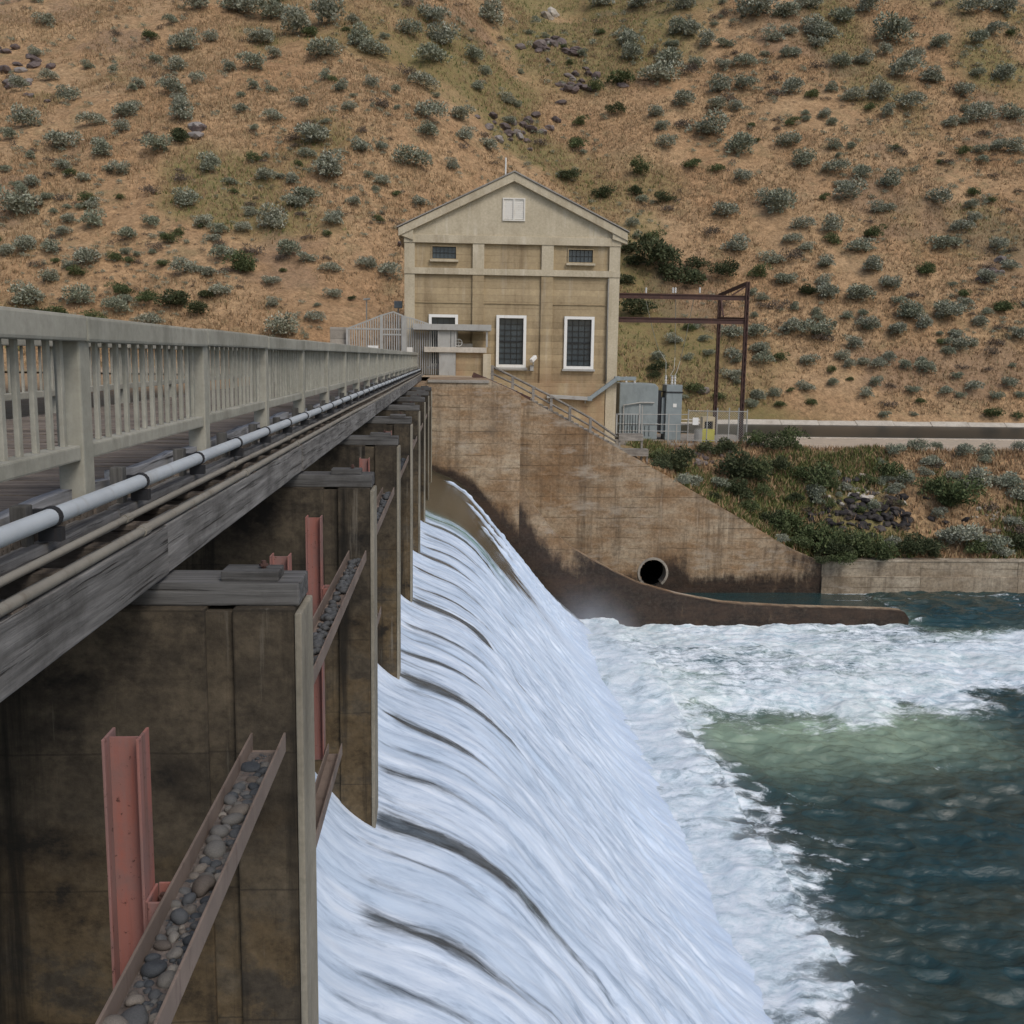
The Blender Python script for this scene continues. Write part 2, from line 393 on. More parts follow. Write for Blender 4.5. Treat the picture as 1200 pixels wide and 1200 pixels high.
m = NT('canal_water'); m.bump(m.noise((.4,1.5,1), 1.2, 4), .25, .05); m.out((.022,.026,.024), .35, .2)
m = NT('lake_water'); m.bump(m.noise(scale=1.2, detail=4), .3, .05); m.out((.02,.035,.032), .12, .5)
# wet walls
def wetwall(name, pale, tan, dark, z_dark0, z_dark1, rust=None):
    m = NT(name)
    a = m.noise((.5,.5,1.6), .9, 8, .68); f = m.noise(scale=7, detail=6, rough=.72); big = m.noise(scale=.22, detail=5)
    col = m.mix(m.ramp(a, [(.38,0.),(.62,1.)]), tan, pale)
    col = m.mix(m.ramp(big, [(.42,0.),(.62,.7)]), col, (tan[0]*.62, tan[1]*.55, tan[2]*.48))
    col = m.mix(.8, col, m.ramp(f, [(.25,.2),(.5,.5),(.75,.78)]), 'OVERLAY')
    # horizontal lift lines with uneven seepage
    z = m.sep(m.raw)[2]
    wob = m.math('ADD', z, m.math('MULTIPLY', m.noise(scale=.6, detail=3), .25))
    fr = m.math('FRACT', m.math('DIVIDE', wob, .62)); ln = m.math('LESS_THAN', fr, .09)
    col = m.mix(m.math('MULTIPLY', ln, m.ramp(m.noise((.35,.35,2.5), 1.3, 4), [(.42,0.),(.62,.65)])), col, (.075,.055,.035))
    # vertical runs
    s1 = m.noise((1.6,1.6,.10), 1.0, 7, .68); col = m.mix(m.ramp(s1, [(.50,0.),(.70,.75)]), col, (.075,.055,.038))
    s4 = m.noise((.35,.35,1.2), 1.0, 8, .7); col = m.mix(m.ramp(s4, [(.55,0.),(.68,.7)]), col, (.43,.38,.31))
    s5 = m.noise((.6,.6,1.1), 1.1, 8, .72); col = m.mix(m.ramp(s5, [(.56,0.),(.68,.6)]), col, (.15,.115,.082))
    s3 = m.noise((1.8,1.8,.18), 1.0, 7, .7); col = m.mix(m.ramp(s3, [(.60,0.),(.8,.6)]), col, (.52,.46,.37))
    # spray-wet, algae-dark zone near the falling water
    wet = m.attr('wet')
    wz = m.rng(m.math('ADD', wet, m.math('MULTIPLY', m.math('SUBTRACT', m.noise((1.2,1.2,.5), 1.2, 10, .76), .5), 1.5)), .28, .78)
    col = m.mix(wz, col, m.mix(m.ramp(m.noise((.8,.8,1.6), .8, 9, .74), [(.42,0.),(.66,1.)]), m.mix(m.ramp(f, [(.45,0.),(.68,.6)]), dark, (.075,.06,.045)), (.062,.039,.026)))
    m.bump(f, .5, .03); m.bump(a, .4, .05); m.bump(m.math('MULTIPLY', ln, -1.0), .4, .02)
    return m.out(col, m.rng(wz, 0, 1, .92, .5), .3)
wetwall('abutment_concrete', (.40,.325,.23), (.285,.188,.107), (.022,.015,.011), 0, 0)
wetwall('bank_concrete', (.42,.37,.29), (.30,.255,.19), (.022,.019,.015), 0, 0)

# ================================================================== terrain
YR = 60.2            # face of the river wall right of the power house
def ztop(x):         # upper edge of the wing wall / river wall along X
    return np.interp(x, [-50, 1.7, 3.9, 9.7, 12.65, 17.5, 20.5, 22.6, 35, 400],
                     [-1.2, -1.2, -2.12, -5.17, -6.77, -9.45, -11.2, -12.1, -12.0, -12.0])
def ground(x, y, nz=True):
    x = np.asarray(x, float); y = np.asarray(y, float)
    yb = 84 + 21*sst(-16, 24, x)
    zt = ztop(x)
    lvl = np.where(x < 11.0, np.maximum(zt, -5.8), -5.8 - .3*sst(14, 30, x))
    t = sst(YR+.3, 69.0, y)
    flat = zt*(1-t) + lvl*t
    n = fbm(x*.35, y*.35, 4, 3)-.5
    flat = flat + n*np.where((y < 69) & (x > 11), 1.1, .08)*sst(YR+.2, YR+2, y)
    cut = sst(18, 21, x)*(sst(82.0, 84.5, y) - sst(102.6, 104.8, y))
    flat = flat - 1.6*cut
    d = np.maximum(y-yb, 0)
    wv = fbm(x*.02+3, y*.02, 3, 11)-.5
    hill = d*(.70 + .14*sst(-20, 70, x)) + wv*9*sst(0, 40, d) + (fbm(x*.11, y*.11, 4, 5)-.5)*2.6*sst(0, 12, d) + (fbm(x*.6, y*.6, 3, 8)-.5)*.5*sst(0, 6, d)
    base = np.where(x < 11, -2.0 - 3.8*sst(-2, 11, x), -5.7)
    far = np.where(y > yb, base*sst(0,.01,d) + flat*(1-sst(0,.01,d)), flat)
    return far*(1-sst(0, 1.5, d)) + base*sst(0, 1.5, d) + hill
def hit(px, py):
    d = ray(px, py); t = np.linspace(58, 330, 1400)
    z = ground(d[0]*t, d[1]*t); i = np.nonzero(d[2]*t < z)[0]
    if not len(i): return None
    k = i[0]; return np.array([d[0]*t[k], d[1]*t[k], z[k]])
def ax(*seg):
    out = []
    for a, b, n in seg: out += list(np.linspace(a, b, n, endpoint=False))
    return np.array(out + [seg[-1][1]])
gx = ax((-260,-90,30),(-90,-40,70),(-40,90,330),(90,150,70),(150,420,30)); gy = ax((60.8,110,130),(110,215,240),(215,420,60))
GX, GY = np.meshgrid(gx, gy); GZ = ground(GX, GY)
road = sst(69.0, 70.5, GY + (fbm(GX*.3, GY*.3, 3, 21)-.5)*3)*(1-sst(81, 84, GY))*sst(16, 22, GX)
road = np.maximum(road, (1-sst(84, 87, GY))*sst(-30, -20, GX)*(1-sst(9, 12, GX))*.6)
green = sst(.50, .66, fbm(GX*.045+7, GY*.045, 4, 31) + .12*np.exp(-((GX-16)/9)**2)*np.exp(-((GY-112)/14)**2)*2.0)*sst(85, 92, GY)*.75
green = np.maximum(green, sst(.42, .62, fbm(GX*.16, GY*.16, 3, 41))*(1-sst(66, 70, GY))*.9)
rock = sst(.63, .70, fbm(GX*.07+40, GY*.09, 4, 51))*sst(90, 100, GY)*.35
gm = grid_mesh('ground', GX, GY, GZ, 'hill_soil', dict(road=road, green=green*(1-road), rock=rock*(1-road)))
tag(obj('hillside', gm), 'dry brown hillside with scattered sagebrush rising behind the powerhouse', None, kind='structure')
# low ground that carries everything out of sight
mb = MB(); mb.box(-900,900,-400,1200,-22.0,-21.0); tag(mb.build('ground','hill_soil',org=(0,0,-22)), 'flat ground beneath the river bed', None, kind='structure')
# canal water and lining
mb = MB(); mb.add([(13.6,82.6,-6.42),(300,82.6,-6.42),(300,104.2,-6.42),(13.6,104.2,-6.42)],[(0,1,2,3)])
tag(mb.build('canal_water','canal_water',org=(0,0,-6.42)), 'dark still water of the canal beside the dirt road', None, kind='structure')
mb = MB()
xs = np.arange(14, 130, 4.0)
for i, x in enumerate(xs[:-1]):
    x1 = xs[i+1]-.05; o = R.uniform(-.05,.05)
    mb.prism([(103.2,-6.9),(105.4,-5.62+o),(106.3,-5.6+o),(106.3,-6.9)], 'x', x, x1)
mb2 = MB()
for i, x in enumerate(xs[:-1]):
    mb2.prism([(83.2,-6.9),(81.7,-6.02),(81.2,-6.02),(81.2,-6.9)], 'x', x, xs[i+1]-.05)
o = mb.build('canal_lining','pale_concrete',org=(0,0,-6.9)); tag(o, 'pale concrete lining along the far edge of the canal', None, kind='structure')
o = mb2.build('canal_lining','pale_concrete',org=(0,0,-6.9)); tag(o, 'pale concrete lip along the near edge of the canal', None, kind='structure')

# ================================================================== river
rx = ax((5.0,8,50),(8,22,190),(22,40,130),(40,60,30),(60,400,30)); ry = ax((-300,10,20),(10,18,30),(18,40,260),(40,60.4,210))
RX, RY = np.meshgrid(rx, ry)
n0 = fbm(RX*.42, RY*.42, 5, 61); n1 = fbm(RX*.16+5, RY*.2, 4, 71)
fin = fbm(RX*1.3, RY*3.0, 4, 81)
edge = 8.9 + (fbm(RY*.28, RY*0+1, 4, 91)-.5)*5.0 - .8*(1-sst(20, 28, RY))
foot = 1 - sst(-.6, 1.7, RX - edge + (fin-.5)*2.4)
front = 38.4 + (fbm(RX*.16, RX*0+2, 4, 95)-.5)*5.0 + 1.2*sst(12, 30, RX)
pool = sst(-1.8, 1.9, RY - front + (n0-.5)*5)
pool = pool*(1 - sst(50.2, 53.6, RY + (n0-.5)*3)*sst(24.0, 26.5, RX)) * (1 - sst(53.4, 53.6, RY)*(1-sst(24.2,25.4,RX)))
chan = (RY > 53.4) & (RX < 25.2)
foam = np.maximum(foot*(RY < 53.3)*(.62+.5*fbm(RX*.9, RY*1.3, 4, 401)), pool*(.70+.30*sst(.34,.60,n1)))
rdg = 1-np.abs(fbm(RX*.34-RY*.10, RY*.62+RX*.30, 5, 101)-.5)*2
caps = sst(.90,1.0,rdg)*sst(.46,.66,fbm(RX*.13+9,RY*.17,3,103))*.55
foam = np.maximum(foam, caps*(~chan))
foam = np.maximum(foam, np.where(RY > 58, sst(.55,.68,fbm(RX*.12, RY*1.5, 3, 111))*.5*sst(19,24,RX), 0))
aer = (np.exp(-((RY-front+1.4)/3.0)**2)*(.55+.9*fbm(RX*.35,RY*.7,4,411))*(1-sst(17, 23, RX))*sst(8, 10, RX)*.8 + pool*sst(.40,.58,fbm(RX*.3,RY*.5,3,121))*.5)*(~chan)
aer = np.clip(aer, 0, 1)
turb = np.abs(fbm(RX*.75, RY*.75, 5, 131)-.5)*2
amp = np.where(chan, .08, .20 + .55*np.clip(foam,0,1))
RZ = -14 + (n0-.45)*amp*.55 + (turb-.25)*amp*.30 + (.5-np.abs(fbm(RX*.55+RY*.15, RY*1.1, 5, 141)-.5)*2)*.42*(~chan)*(1-.6*np.clip(foam,0,1))
RZ += pool*(.18+.35*np.exp(-((RX-11)/5.0)**2)*np.exp(-((RY-44)/5.)**2))*(1-sst(46,52,RY))*(RY < 53.2) - .22*sst(47,52.5,RY)*(RY<53.4) + foot*.25*(RX < 9)
bumpy = np.exp(-((RX-8.6)/1.6)**2)*(RY < 53); RZ += bumpy*.35*fbm(RX*1.2, RY*1.2, 4, 151)
rm = grid_mesh('river', RX, RY, RZ, 'river_water', dict(foam=np.where(chan & (RY<58), 0, foam), aer=aer))
tag(obj('river', rm), 'teal river churning white below the dam', None, kind='structure')
mb = MB(); mb.add([(-400,-300,-4.55),(-2.6,-300,-4.55),(-2.6,54,-4.55),(-400,54,-4.55)],[(0,1,2,3)])
tag(mb.build('reservoir_water','lake_water',org=(0,0,-4.55)), 'reservoir water upstream of the dam', None, kind='structure')

# ================================================================== dam
PY = [6.3+5.94*k for k in range(8)]           # near faces' pier stations
PC = [y+.25 for y in PY]
prof = np.array([(-3.2,-4.55),(-2.4,-4.62),(-2.05,-4.74),(-1.75,-5.02),(-1.45,-5.42),(-1.2,-5.72),(-.92,-5.90),(-.45,-6.06),(.1,-6.29),(.7,-6.72),(1.2,-7.30),(1.75,-7.97),(2.6,-9.02),(3.7,-10.40),(4.8,-11.78),(5.9,-12.98),(7.0,-13.85),(7.8,-14.35)])
def smooth_profile(p, n):
    t = np.r_[0, np.cumsum(np.hypot(*np.diff(p, axis=0).T))]; q = np.linspace(0, t[-1], n)
    a = np.interp(q, t, p[:,0]); b = np.interp(q, t, p[:,1])
    for _ in range(14):
        a[1:-1] = (a[:-2]+2*a[1:-1]+a[2:])/4; b[1:-1] = (b[:-2]+2*b[1:-1]+b[2:])/4
    return q, a, b
S, PX, PZ = smooth_profile(prof, 150)
# concrete body of the weir
mb = MB(); poly = [(-7,-16),(-7,-5.0)] + [(x, z-.55) for x, z in prof] + [(8.2,-16)]
mb.prism(poly, 'y', -6, 53.2)
o = mb.build('spillway_weir','pier_concrete',org=(0,24,-16))
tag(o, 'curved concrete spillway weir under the falling white water', 'dam')
# water sheet
yy = ax((1.0,8,90),(8,30,460),(30,53.1,330))
SS, YY = np.meshgrid(S, yy)
XX = np.interp(SS, S, PX); ZZ = np.interp(SS, S, PZ)
tx = np.gradient(PX, S); tz = np.gradient(PZ, S); nl = np.hypot(tx, tz)
NX = np.interp(SS, S, -tz/nl); NZ = np.interp(SS, S, tx/nl)
s0 = S[np.argmin(np.abs(PX+.93))]            # arc length at the pier noses
foam = np.full(SS.shape, .80) - .10*(1-sst(0, 1.4, SS-s0+1.6))
drift = 0*SS
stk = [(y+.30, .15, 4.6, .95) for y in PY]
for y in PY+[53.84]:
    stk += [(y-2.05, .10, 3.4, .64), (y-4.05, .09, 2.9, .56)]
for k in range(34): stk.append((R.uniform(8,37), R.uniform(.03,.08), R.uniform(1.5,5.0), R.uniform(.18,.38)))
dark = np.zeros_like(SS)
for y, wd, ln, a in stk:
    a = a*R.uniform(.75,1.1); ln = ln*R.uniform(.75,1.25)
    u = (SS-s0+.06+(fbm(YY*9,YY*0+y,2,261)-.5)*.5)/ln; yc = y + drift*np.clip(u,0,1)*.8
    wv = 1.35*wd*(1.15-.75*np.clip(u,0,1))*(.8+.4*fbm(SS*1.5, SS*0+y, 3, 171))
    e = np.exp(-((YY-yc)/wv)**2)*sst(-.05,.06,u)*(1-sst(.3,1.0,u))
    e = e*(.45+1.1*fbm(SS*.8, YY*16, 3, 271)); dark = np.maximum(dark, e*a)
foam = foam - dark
# far bays: thin flow over bare concrete
bare = sst(38.6, 39.6, YY - (SS-s0)*.10 + (fbm(SS*.5,YY*.8,3,181)-.5)*.8)
glass = np.exp(-((YY-38.0+(SS-s0)*.02)/1.1)**2)*(1-sst(2.6,5.5,SS-s0))
stream = np.maximum.reduce([
    np.exp(-((YY-50.4+(SS-s0)*.05)/ (.30+.16*np.clip(SS-s0,0,9)))**2)*sst(.2,1.2,SS-s0),
    np.exp(-((YY-47.2)/(.45+.24*np.clip(SS-s0-1.6,0,9)))**2)*sst(1.7,2.5,SS-s0+(fbm(YY*2,YY*0,2,5)-.5)),
    np.exp(-((YY-44.4)/(.3+.13*np.clip(SS-s0-2.2,0,9)))**2)*sst(2.4,3.0,SS-s0+(fbm(YY*2,YY*0,2,6)-.5))])
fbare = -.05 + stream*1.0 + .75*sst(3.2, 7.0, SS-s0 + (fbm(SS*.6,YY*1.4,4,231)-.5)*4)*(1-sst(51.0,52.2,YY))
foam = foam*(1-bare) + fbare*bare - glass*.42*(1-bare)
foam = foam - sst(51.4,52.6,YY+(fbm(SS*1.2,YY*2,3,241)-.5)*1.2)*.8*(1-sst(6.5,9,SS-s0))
foam = foam + .35*sst(7.5, 10.5, SS-s0)*(1-.0*bare)
rid = (fbm(SS*.5, YY*4.5, 4, 191)-.5); rough2 = np.abs(fbm(SS*2.4, YY*3.2, 4, 201)-.5)
lump = fbm(SS*1.1, YY*2.4, 5, 251)-.5
dsp = lump*.16*sst(0,3,SS-s0)*(1-bare) + rid*.05*sst(-1,2,SS-s0)*(1-bare*.9) + (fbm(SS*.25,YY*.9,3,221)-.5)*.16*sst(0,3,SS-s0)*(1-bare) + bare*stream*(.10+rough2*.25) + rough2*.05*sst(1,6,SS-s0)
# fan of the nappe between the columns above the noses
dsp += (fbm(SS*.8, YY*2.2, 4, 211)-.5)*.12*(1-sst(0,1.5,SS-s0))*(1-bare)
XX = XX + NX*dsp; ZZ = ZZ + NZ*dsp
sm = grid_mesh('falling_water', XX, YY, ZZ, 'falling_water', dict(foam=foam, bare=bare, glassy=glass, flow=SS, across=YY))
tag(obj('falling_water', sm), 'sheet of white water pouring down the spillway face', None, kind='structure')

# piers --------------------------------------------------------------
ORD = ['nearest','second','third','fourth','fifth','sixth','seventh','eighth','ninth']
def make_pier():
    t = thing('dam_pier', 'x', 'pier', (-3.5, PC[0], -9))
    t['group'] = 'concrete piers carrying the bridge deck'
    c = PC[0]
    b = MB(); b.box(-7.0,-.99,c-.215,c+.215,-9,-1.60); b.build('core','pier_concrete',t)
    b = MB(); b.box(-7.02,-1.53,c-.25,c+.25,-9,-1.575); b.build('face_slab','pier_concrete',t,bevel=.012)
    b = MB(); b.box(-1.36,-.975,c-.25,c+.25,-9,-1.575); b.build('nose','pier_concrete',t,bevel=.015)
    b = MB(); b.box(-.975,-.93,c-.262,c+.262,-9,-1.60); b.build('edge_strip','edge_concrete',t,bevel=.012)
    b = MB(); b.box(-6.9,-.955,c-.17,c+.23,-1.573,-1.425); cp = b.build('timber_cap','cap_wood',t,bevel=.012)
    b = MB(); b.box(-1.45,-1.09,c-.13,c+.10,-1.424,-1.36); b.build('cap_block','cap_wood',cp,bevel=.01)
    b = MB(); b.tube([(-1.2,c-.02,-1.36),(-1.2,c-.02,-1.31)],.016,8); b.tube([(-1.2,c-.02,-1.345),(-1.2,c-.02,-1.33)],.03,6); b.build('bolt','rust_steel',cp)
    return t
pier = make_pier()
def ordlab(i, txt): return txt.format(ORD[i])
for i, y in enumerate(PC):
    t = pier if i == 0 else copy_tree(pier)
    t.location.y = y
    t['label'] = ['nearest stained concrete dam pier with timber cap, in the left foreground'][0] if i == 0 else \
        f'{ORD[i]} concrete dam pier from the foreground, standing beside the falling water'
# steel columns, channels --------------------------------------------
def make_column():
    t = thing('steel_column', 'x', 'column', (-1.37, 0, -4.12))
    b = MB(); b.box(-1.425,-1.297,-.007,.007,-4.12,-1.60); b.build('web','red_steel',t)
    for x in (-1.437,-1.297):
        b = MB(); b.box(x,x+.012,-.075,.075,-4.12,-1.585); b.build('flange','red_steel',t,bevel=.003)
    b = MB(); b.box(-1.272,-1.215,-.09,-.078,-2.44,-2.30); b.box(-1.272,-1.215,.078,.09,-2.44,-2.30); b.box(-1.285,-1.272,-.078,.078,-2.44,-2.30)
    b.box(-1.262,-1.215,-.078,.078,-2.44,-2.43)
    br = b.build('bracket','red_steel',t,bevel=.004)
    b = MB()
    for y in (-.045,.045): b.tube([(-1.245,y,-2.43),(-1.245,y,-2.33)],.012,8); b.tube([(-1.245,y,-2.36),(-1.245,y,-2.345)],.022,6)
    b.build('bolt','rust_steel',br)
    return t
col0 = make_column(); first = True
for i, y in enumerate(PY + [53.24]):
    for j, dy in ((0, 2.1),(1, 4.1)):
        if y-dy < 3: continue
        t = col0 if first else copy_tree(col0); first = False
        t.location.y = y-dy; t['group'] = 'red steel columns between the piers'
        where = f'the {ORD[i]} pier' if i < 8 else 'the abutment wall'
        t['label'] = 'faded red steel column in the lower left foreground, closest to the camera' if (i == 0 and j == 0) else \
            f'faded red steel column {"just" if j == 0 else "second"} in front of {where}'
def make_channel(z, x0, x1, name, ye=6.03):
    t = thing(name, 'x', 'beam', (x0, 3.3, z-.12))
    b = MB(); b.box(x0+.012,x1-.012,.62,ye,z-.12,z-.108); b.build('web','channel_steel',t)
    for x in (x0, x1-.012):
        b = MB(); b.box(x,x+.012,.61,ye+.01,z-.12,z); b.build('flange','channel_steel',t,bevel=.002)
    return t
ch0 = make_channel(-2.28,-1.21,-1.0,'steel_channel'); ch1 = make_channel(-4.0,-1.27,-1.12,'steel_channel', 4.32)
for src, lv in ((ch0,'upper'),(ch1,'lower')):
    for i in range(9):
        t = src if i == 0 else copy_tree(src)
        t.location.y = 3.3+5.94*i - (.0 if i < 8 else .1); t['group'] = f'{lv} steel channels spanning the bays'
        if i == 0:
            t['label'] = 'rusty steel channel full of river stones in the left foreground' if lv == 'upper' else 'lower steel channel under the stone-filled channel in the foreground'
        else:
            w_ = f'the {ORD[i-1]} and {ORD[i]} pier' if lv == 'upper' else f'x and the {ORD[i]} pier' if i < 8 else 'the eighth pier and the abutment wall'
            t['label'] = f'{lv} rusty steel channel running level between {w_}' if lv == 'upper' else f'lower short steel channel under the red columns before {w_.split(" and ")[1]}'
# stones lying in the channels
def stone_mesh(name, seed, mat, sub=2, flat=.7, jag=.18):
    bm = bmesh.new(); bmesh.ops.create_icosphere(bm, subdivisions=sub, radius=1)
    r = random.Random(seed); ph = [Vector((r.uniform(-1,1),r.uniform(-1,1),r.uniform(-1,1))).normalized() for _ in range(7)]; am = [r.uniform(-jag,jag) for _ in ph]
    for v in bm.verts:
        k = 1 + sum(a*max(0, v.co.dot(p))**2 for a, p in zip(am, ph)); v.co *= k; v.co.z *= flat
    me = bpy.data.meshes.new(name); bm.to_mesh(me); bm.free()
    for p in me.polygons: p.use_smooth = True
    me.materials.append(M[mat]); return me
SM = [stone_mesh('river_stone', 100+i, 'river_stone', 3, .66+.06*(i % 3), .42) for i in range(6)]
placed = []
def add_stone(y, x, r, z, big):
    o = obj('river_stone', SM[R.randrange(6)], None, (x, y, z))
    o.scale = (r*R.uniform(.85,1.0), r*R.uniform(.95,1.3), r*R.uniform(.8,1.1)); o.rotation_euler = (R.uniform(-.25,.25),R.uniform(-.25,.25),R.uniform(0,6.3))
    sz = 'large' if r > .05 else ('fist-sized' if r > .032 else 'small')
    pl = 'at the upper end by the pier' if y > 5.0 else ('in the middle beside the column bracket' if y > 3.9 else 'at the lower end nearest the camera')
    tag(o, f'{sz} rounded river stone in the foreground steel channel, {pl}', 'stone', 'river stones in the nearest channel')
tries = 0
while len(placed) < 230 and tries < 9000:
    tries += 1
    y = R.uniform(2.9, 5.72); r = R.choice([.058,.05,.045,.04,.036,.032,.028,.024,.02]) if tries < 2500 else R.uniform(.016,.03)
    if y > 5.3: r = min(r, .05)
    x = R.uniform(-1.198+r, -1.012-r)
    if all((x-a)**2+(y-b)**2 > ((r+c)*.93)**2 for a, b, c in placed):
        placed.append((x,y,r)); add_stone(y, x, r, -2.385+r*.62, r > .05)
SS2 = stone_mesh('s', 5, 'river_stone', 1, .7)
def gravel(name, y0, y1, n, x0, x1, z, rmin, rmax, label):
    vs_ = np.array([v.co[:] for v in SS2.vertices]); fs_ = [tuple(p.vertices) for p in SS2.polygons]; b = MB()
    for _ in range(n):
        r = R.uniform(rmin, rmax); a = R.uniform(0,6.28); c_, s_ = math.cos(a), math.sin(a)
        p = vs_*[r*R.uniform(.8,1.3), r, r]; p = np.stack([p[:,0]*c_-p[:,1]*s_, p[:,0]*s_+p[:,1]*c_, p[:,2]],1) + [R.uniform(x0+r,x1-r), R.uniform(y0,y1), z+r*.4+R.uniform(0,.012)]
        b.add(p, fs_)
    tag(b.build(name,'river_stone',smooth=True), label, None, kind='stuff')
gravel('gravel', 2.6, 5.95, 700, -1.195, -1.015, -2.386, .007, .016, 'fine gravel silted in the nearest channel')
b = MB()
for k in range(46):
    ya = 2.5+k*.075
    for j in range(6):
        xa = -1.197+j*.0305; hh = lambda x_, y_: -2.392 + .022*float(fbm(np.array(x_*14.), np.array(y_*9.), 3, 441)) + .012
        b.add([(xa,ya,hh(xa,ya)),(xa+.0305,ya,hh(xa+.0305,ya)),(xa+.0305,ya+.075,hh(xa+.0305,ya+.075)),(xa,ya+.075,hh(xa,ya+.075))],[(0,1,2,3)])
tag(b.build('silt','silt_mat',smooth=True), 'grey-brown silt packed under the stones in the nearest channel', None, kind='stuff')
for i in range(1, 4): gravel('gravel', .7+5.94*i, 5.9+5.94*i, 260-50*i, -1.195, -1.015, -2.385, .016, .055, f'stones and silt lying in the channel in front of the {ORD[i]} pier')

# ================================================================== bridge deck
Y0, Y1 = -2.0, 66.0
deck = thing('timber_bridge', 'weathered timber bridge deck carried on the dam piers', 'bridge', (-4, 32, -1.4))
pk = MB(); pk.box(-5.7,-2.12,-.112,.112,-.05,.05); pkm = pk.mesh('plank','plank_wood',bevel=.008)
y = Y0; org = wloc(deck)
while y < Y1:
    o = obj('plank', pkm, deck, (R.uniform(-.03,.03)-org.x*1, y-org.y, -.925+R.uniform(-.008,.008)-org.z)); o.rotation_euler.z = R.uniform(-.006,.006); y += .236
beam_len = 5.94
for k in range(-1, 11):
    ya = 6.55+beam_len*(k-1); yb_ = min(ya+beam_len-.015, 65.6)
    if yb_ <= ya: continue
    b = MB(); dx = R.uniform(-.012,.012)
    b.box(-1.97+dx,-1.80+dx,ya,yb_,-1.40,-1.085); b.build('edge_beam','grey_wood',deck,bevel=.012)
for xb in (-2.5,-3.3,-4.1,-4.9,-5.6):
    b = MB(); b.box(xb-.09,xb+.09,Y0,53.3,-1.40,-.978); b.build('stringer','grey_wood',deck)
# kerb boards under the railing, ledge planks, tie ends
y = Y0
while y < 65.6:
    L = R.choice([2.9,2.97,1.5]); L = min(L, 65.6-y)
    b = MB(); h = -.80+R.uniform(-.03,.025); n = max(2,int(L/.5)); pts = []
    top = [(y+L*i/n, h+R.uniform(-.022,.012)) for i in range(n+1)]
    b.prism([(y,-.98),(y+L-.03,-.98)] + [(a-(.03 if i == 0 else 0), c) for i, (a, c) in enumerate(top[::-1])], 'x', -2.30+R.uniform(-.01,.01), -2.215)
    b.build('kerb_board','pale_wood',deck); y += L
y = Y0
while y < 65.6:
    L = min(R.uniform(3.2,4.6), 65.6-y)
    b = MB(); dz = R.uniform(-.012,.012); b.box(-2.212,-2.02,y,y+L-.02,-1.06+dz,-.955+dz); b.build('ledge_plank','grey_wood',deck,bevel=.01); y += L
y = Y0+.3
while y < 65.4:
    b = MB(); b.box(-2.3,-1.83+R.uniform(-.02,.02),y,y+.16,-1.20,-1.075); b.build('tie_end','plank_wood',deck,bevel=.008); y += .743*(2 if y > 30 else 1)
# stub posts of the pipe line
stub = MB(); stub.box(-2.155,-2.075,-.045,.045,-1.1,-.74); sbm = stub.mesh('stub_post','stub_wood',org=(-2.11,0,-1.1),bevel=.008)
k = 0; ys = []
y = 6.25-1.485*5+.35
while y < 65:
    o = obj('stub_post', sbm, deck, (-2.11-org.x, y-org.y, -1.1-org.z+R.uniform(-.02,.03))); ys.append(y); y += 1.485
# pipe with clamps
def wavy(x, z, amp, seed, y0=Y0, y1=65.5, st=.75):
    yy_ = np.arange(y0, y1, st); n = (fbm(yy_*.12, yy_*0, 3, seed)-.5)*amp
    return [(x+(fbm(a*.2, 0*a+3, 2, seed+1)-.5)*amp*.5, a, z+n[i]) for i, a in enumerate(yy_)]
pipe = thing('water_pipe', 'pale grey-blue pipe strapped with black clamps along the bridge edge', 'pipe', (-2.0, 32, -.86))
b = MB(); pp = wavy(-1.995,-.82,.02,301); b.tube(pp,.045,14); b.build('pipe_run','pipe_paint',pipe,smooth=True)
cl = MB(); cl.tube([(0,-.022,0),(0,.022,0)],.055,14); cl.box(-.085,-.04,-.02,.02,-.055,.04); cl.box(-.055,.055,-.03,.03,-.12,-.052)
clm = cl.mesh('clamp','clamp_black')
for y in ys: obj('clamp', clm, pipe, (0.005, y+.06-32, .04+float(np.interp(y,[p[1] for p in pp],[p[2]+.82 for p in pp]))))
cpl = MB(); cpl.tube([(0,-.06,0),(0,.06,0)],.052,14); cplm = cpl.mesh('coupling','pipe_paint',smooth=False)
for y in np.arange(8.2, 64, 6.1): obj('coupling', cplm, pipe, (.005, y-32, .04+float(np.interp(y,[p[1] for p in pp],[p[2]+.82 for p in pp]))))
for nm, x, z, r, sd, lab in (('conduit',-1.935,-.985,.021,311,'thin grey conduit, upper of two along the bridge edge'),
                             ('conduit',-1.83,-1.055,.027,321,'grey conduit lying on top of the timber edge beam, lower of two')):
    t = thing(nm, lab, 'conduit', (x,32,z-.03)); w_ = wavy(x,z,.035,sd)
    b = MB(); b.tube(w_,r,10); b.build('tube','conduit_paint',t,smooth=True)
    cm = MB(); cm.tube([(0,-.05,0),(0,.05,0)],r*1.28,10); cmm = cm.mesh('coupling','conduit_paint')
    for y in np.arange(3.1,64,3.05): obj('coupling', cmm, t, (float(np.interp(y,[p[1] for p in w_],[p[0] for p in w_]))-x, y-32, .03+float(np.interp(y,[p[1] for p in w_],[p[2] for p in w_]))-z))

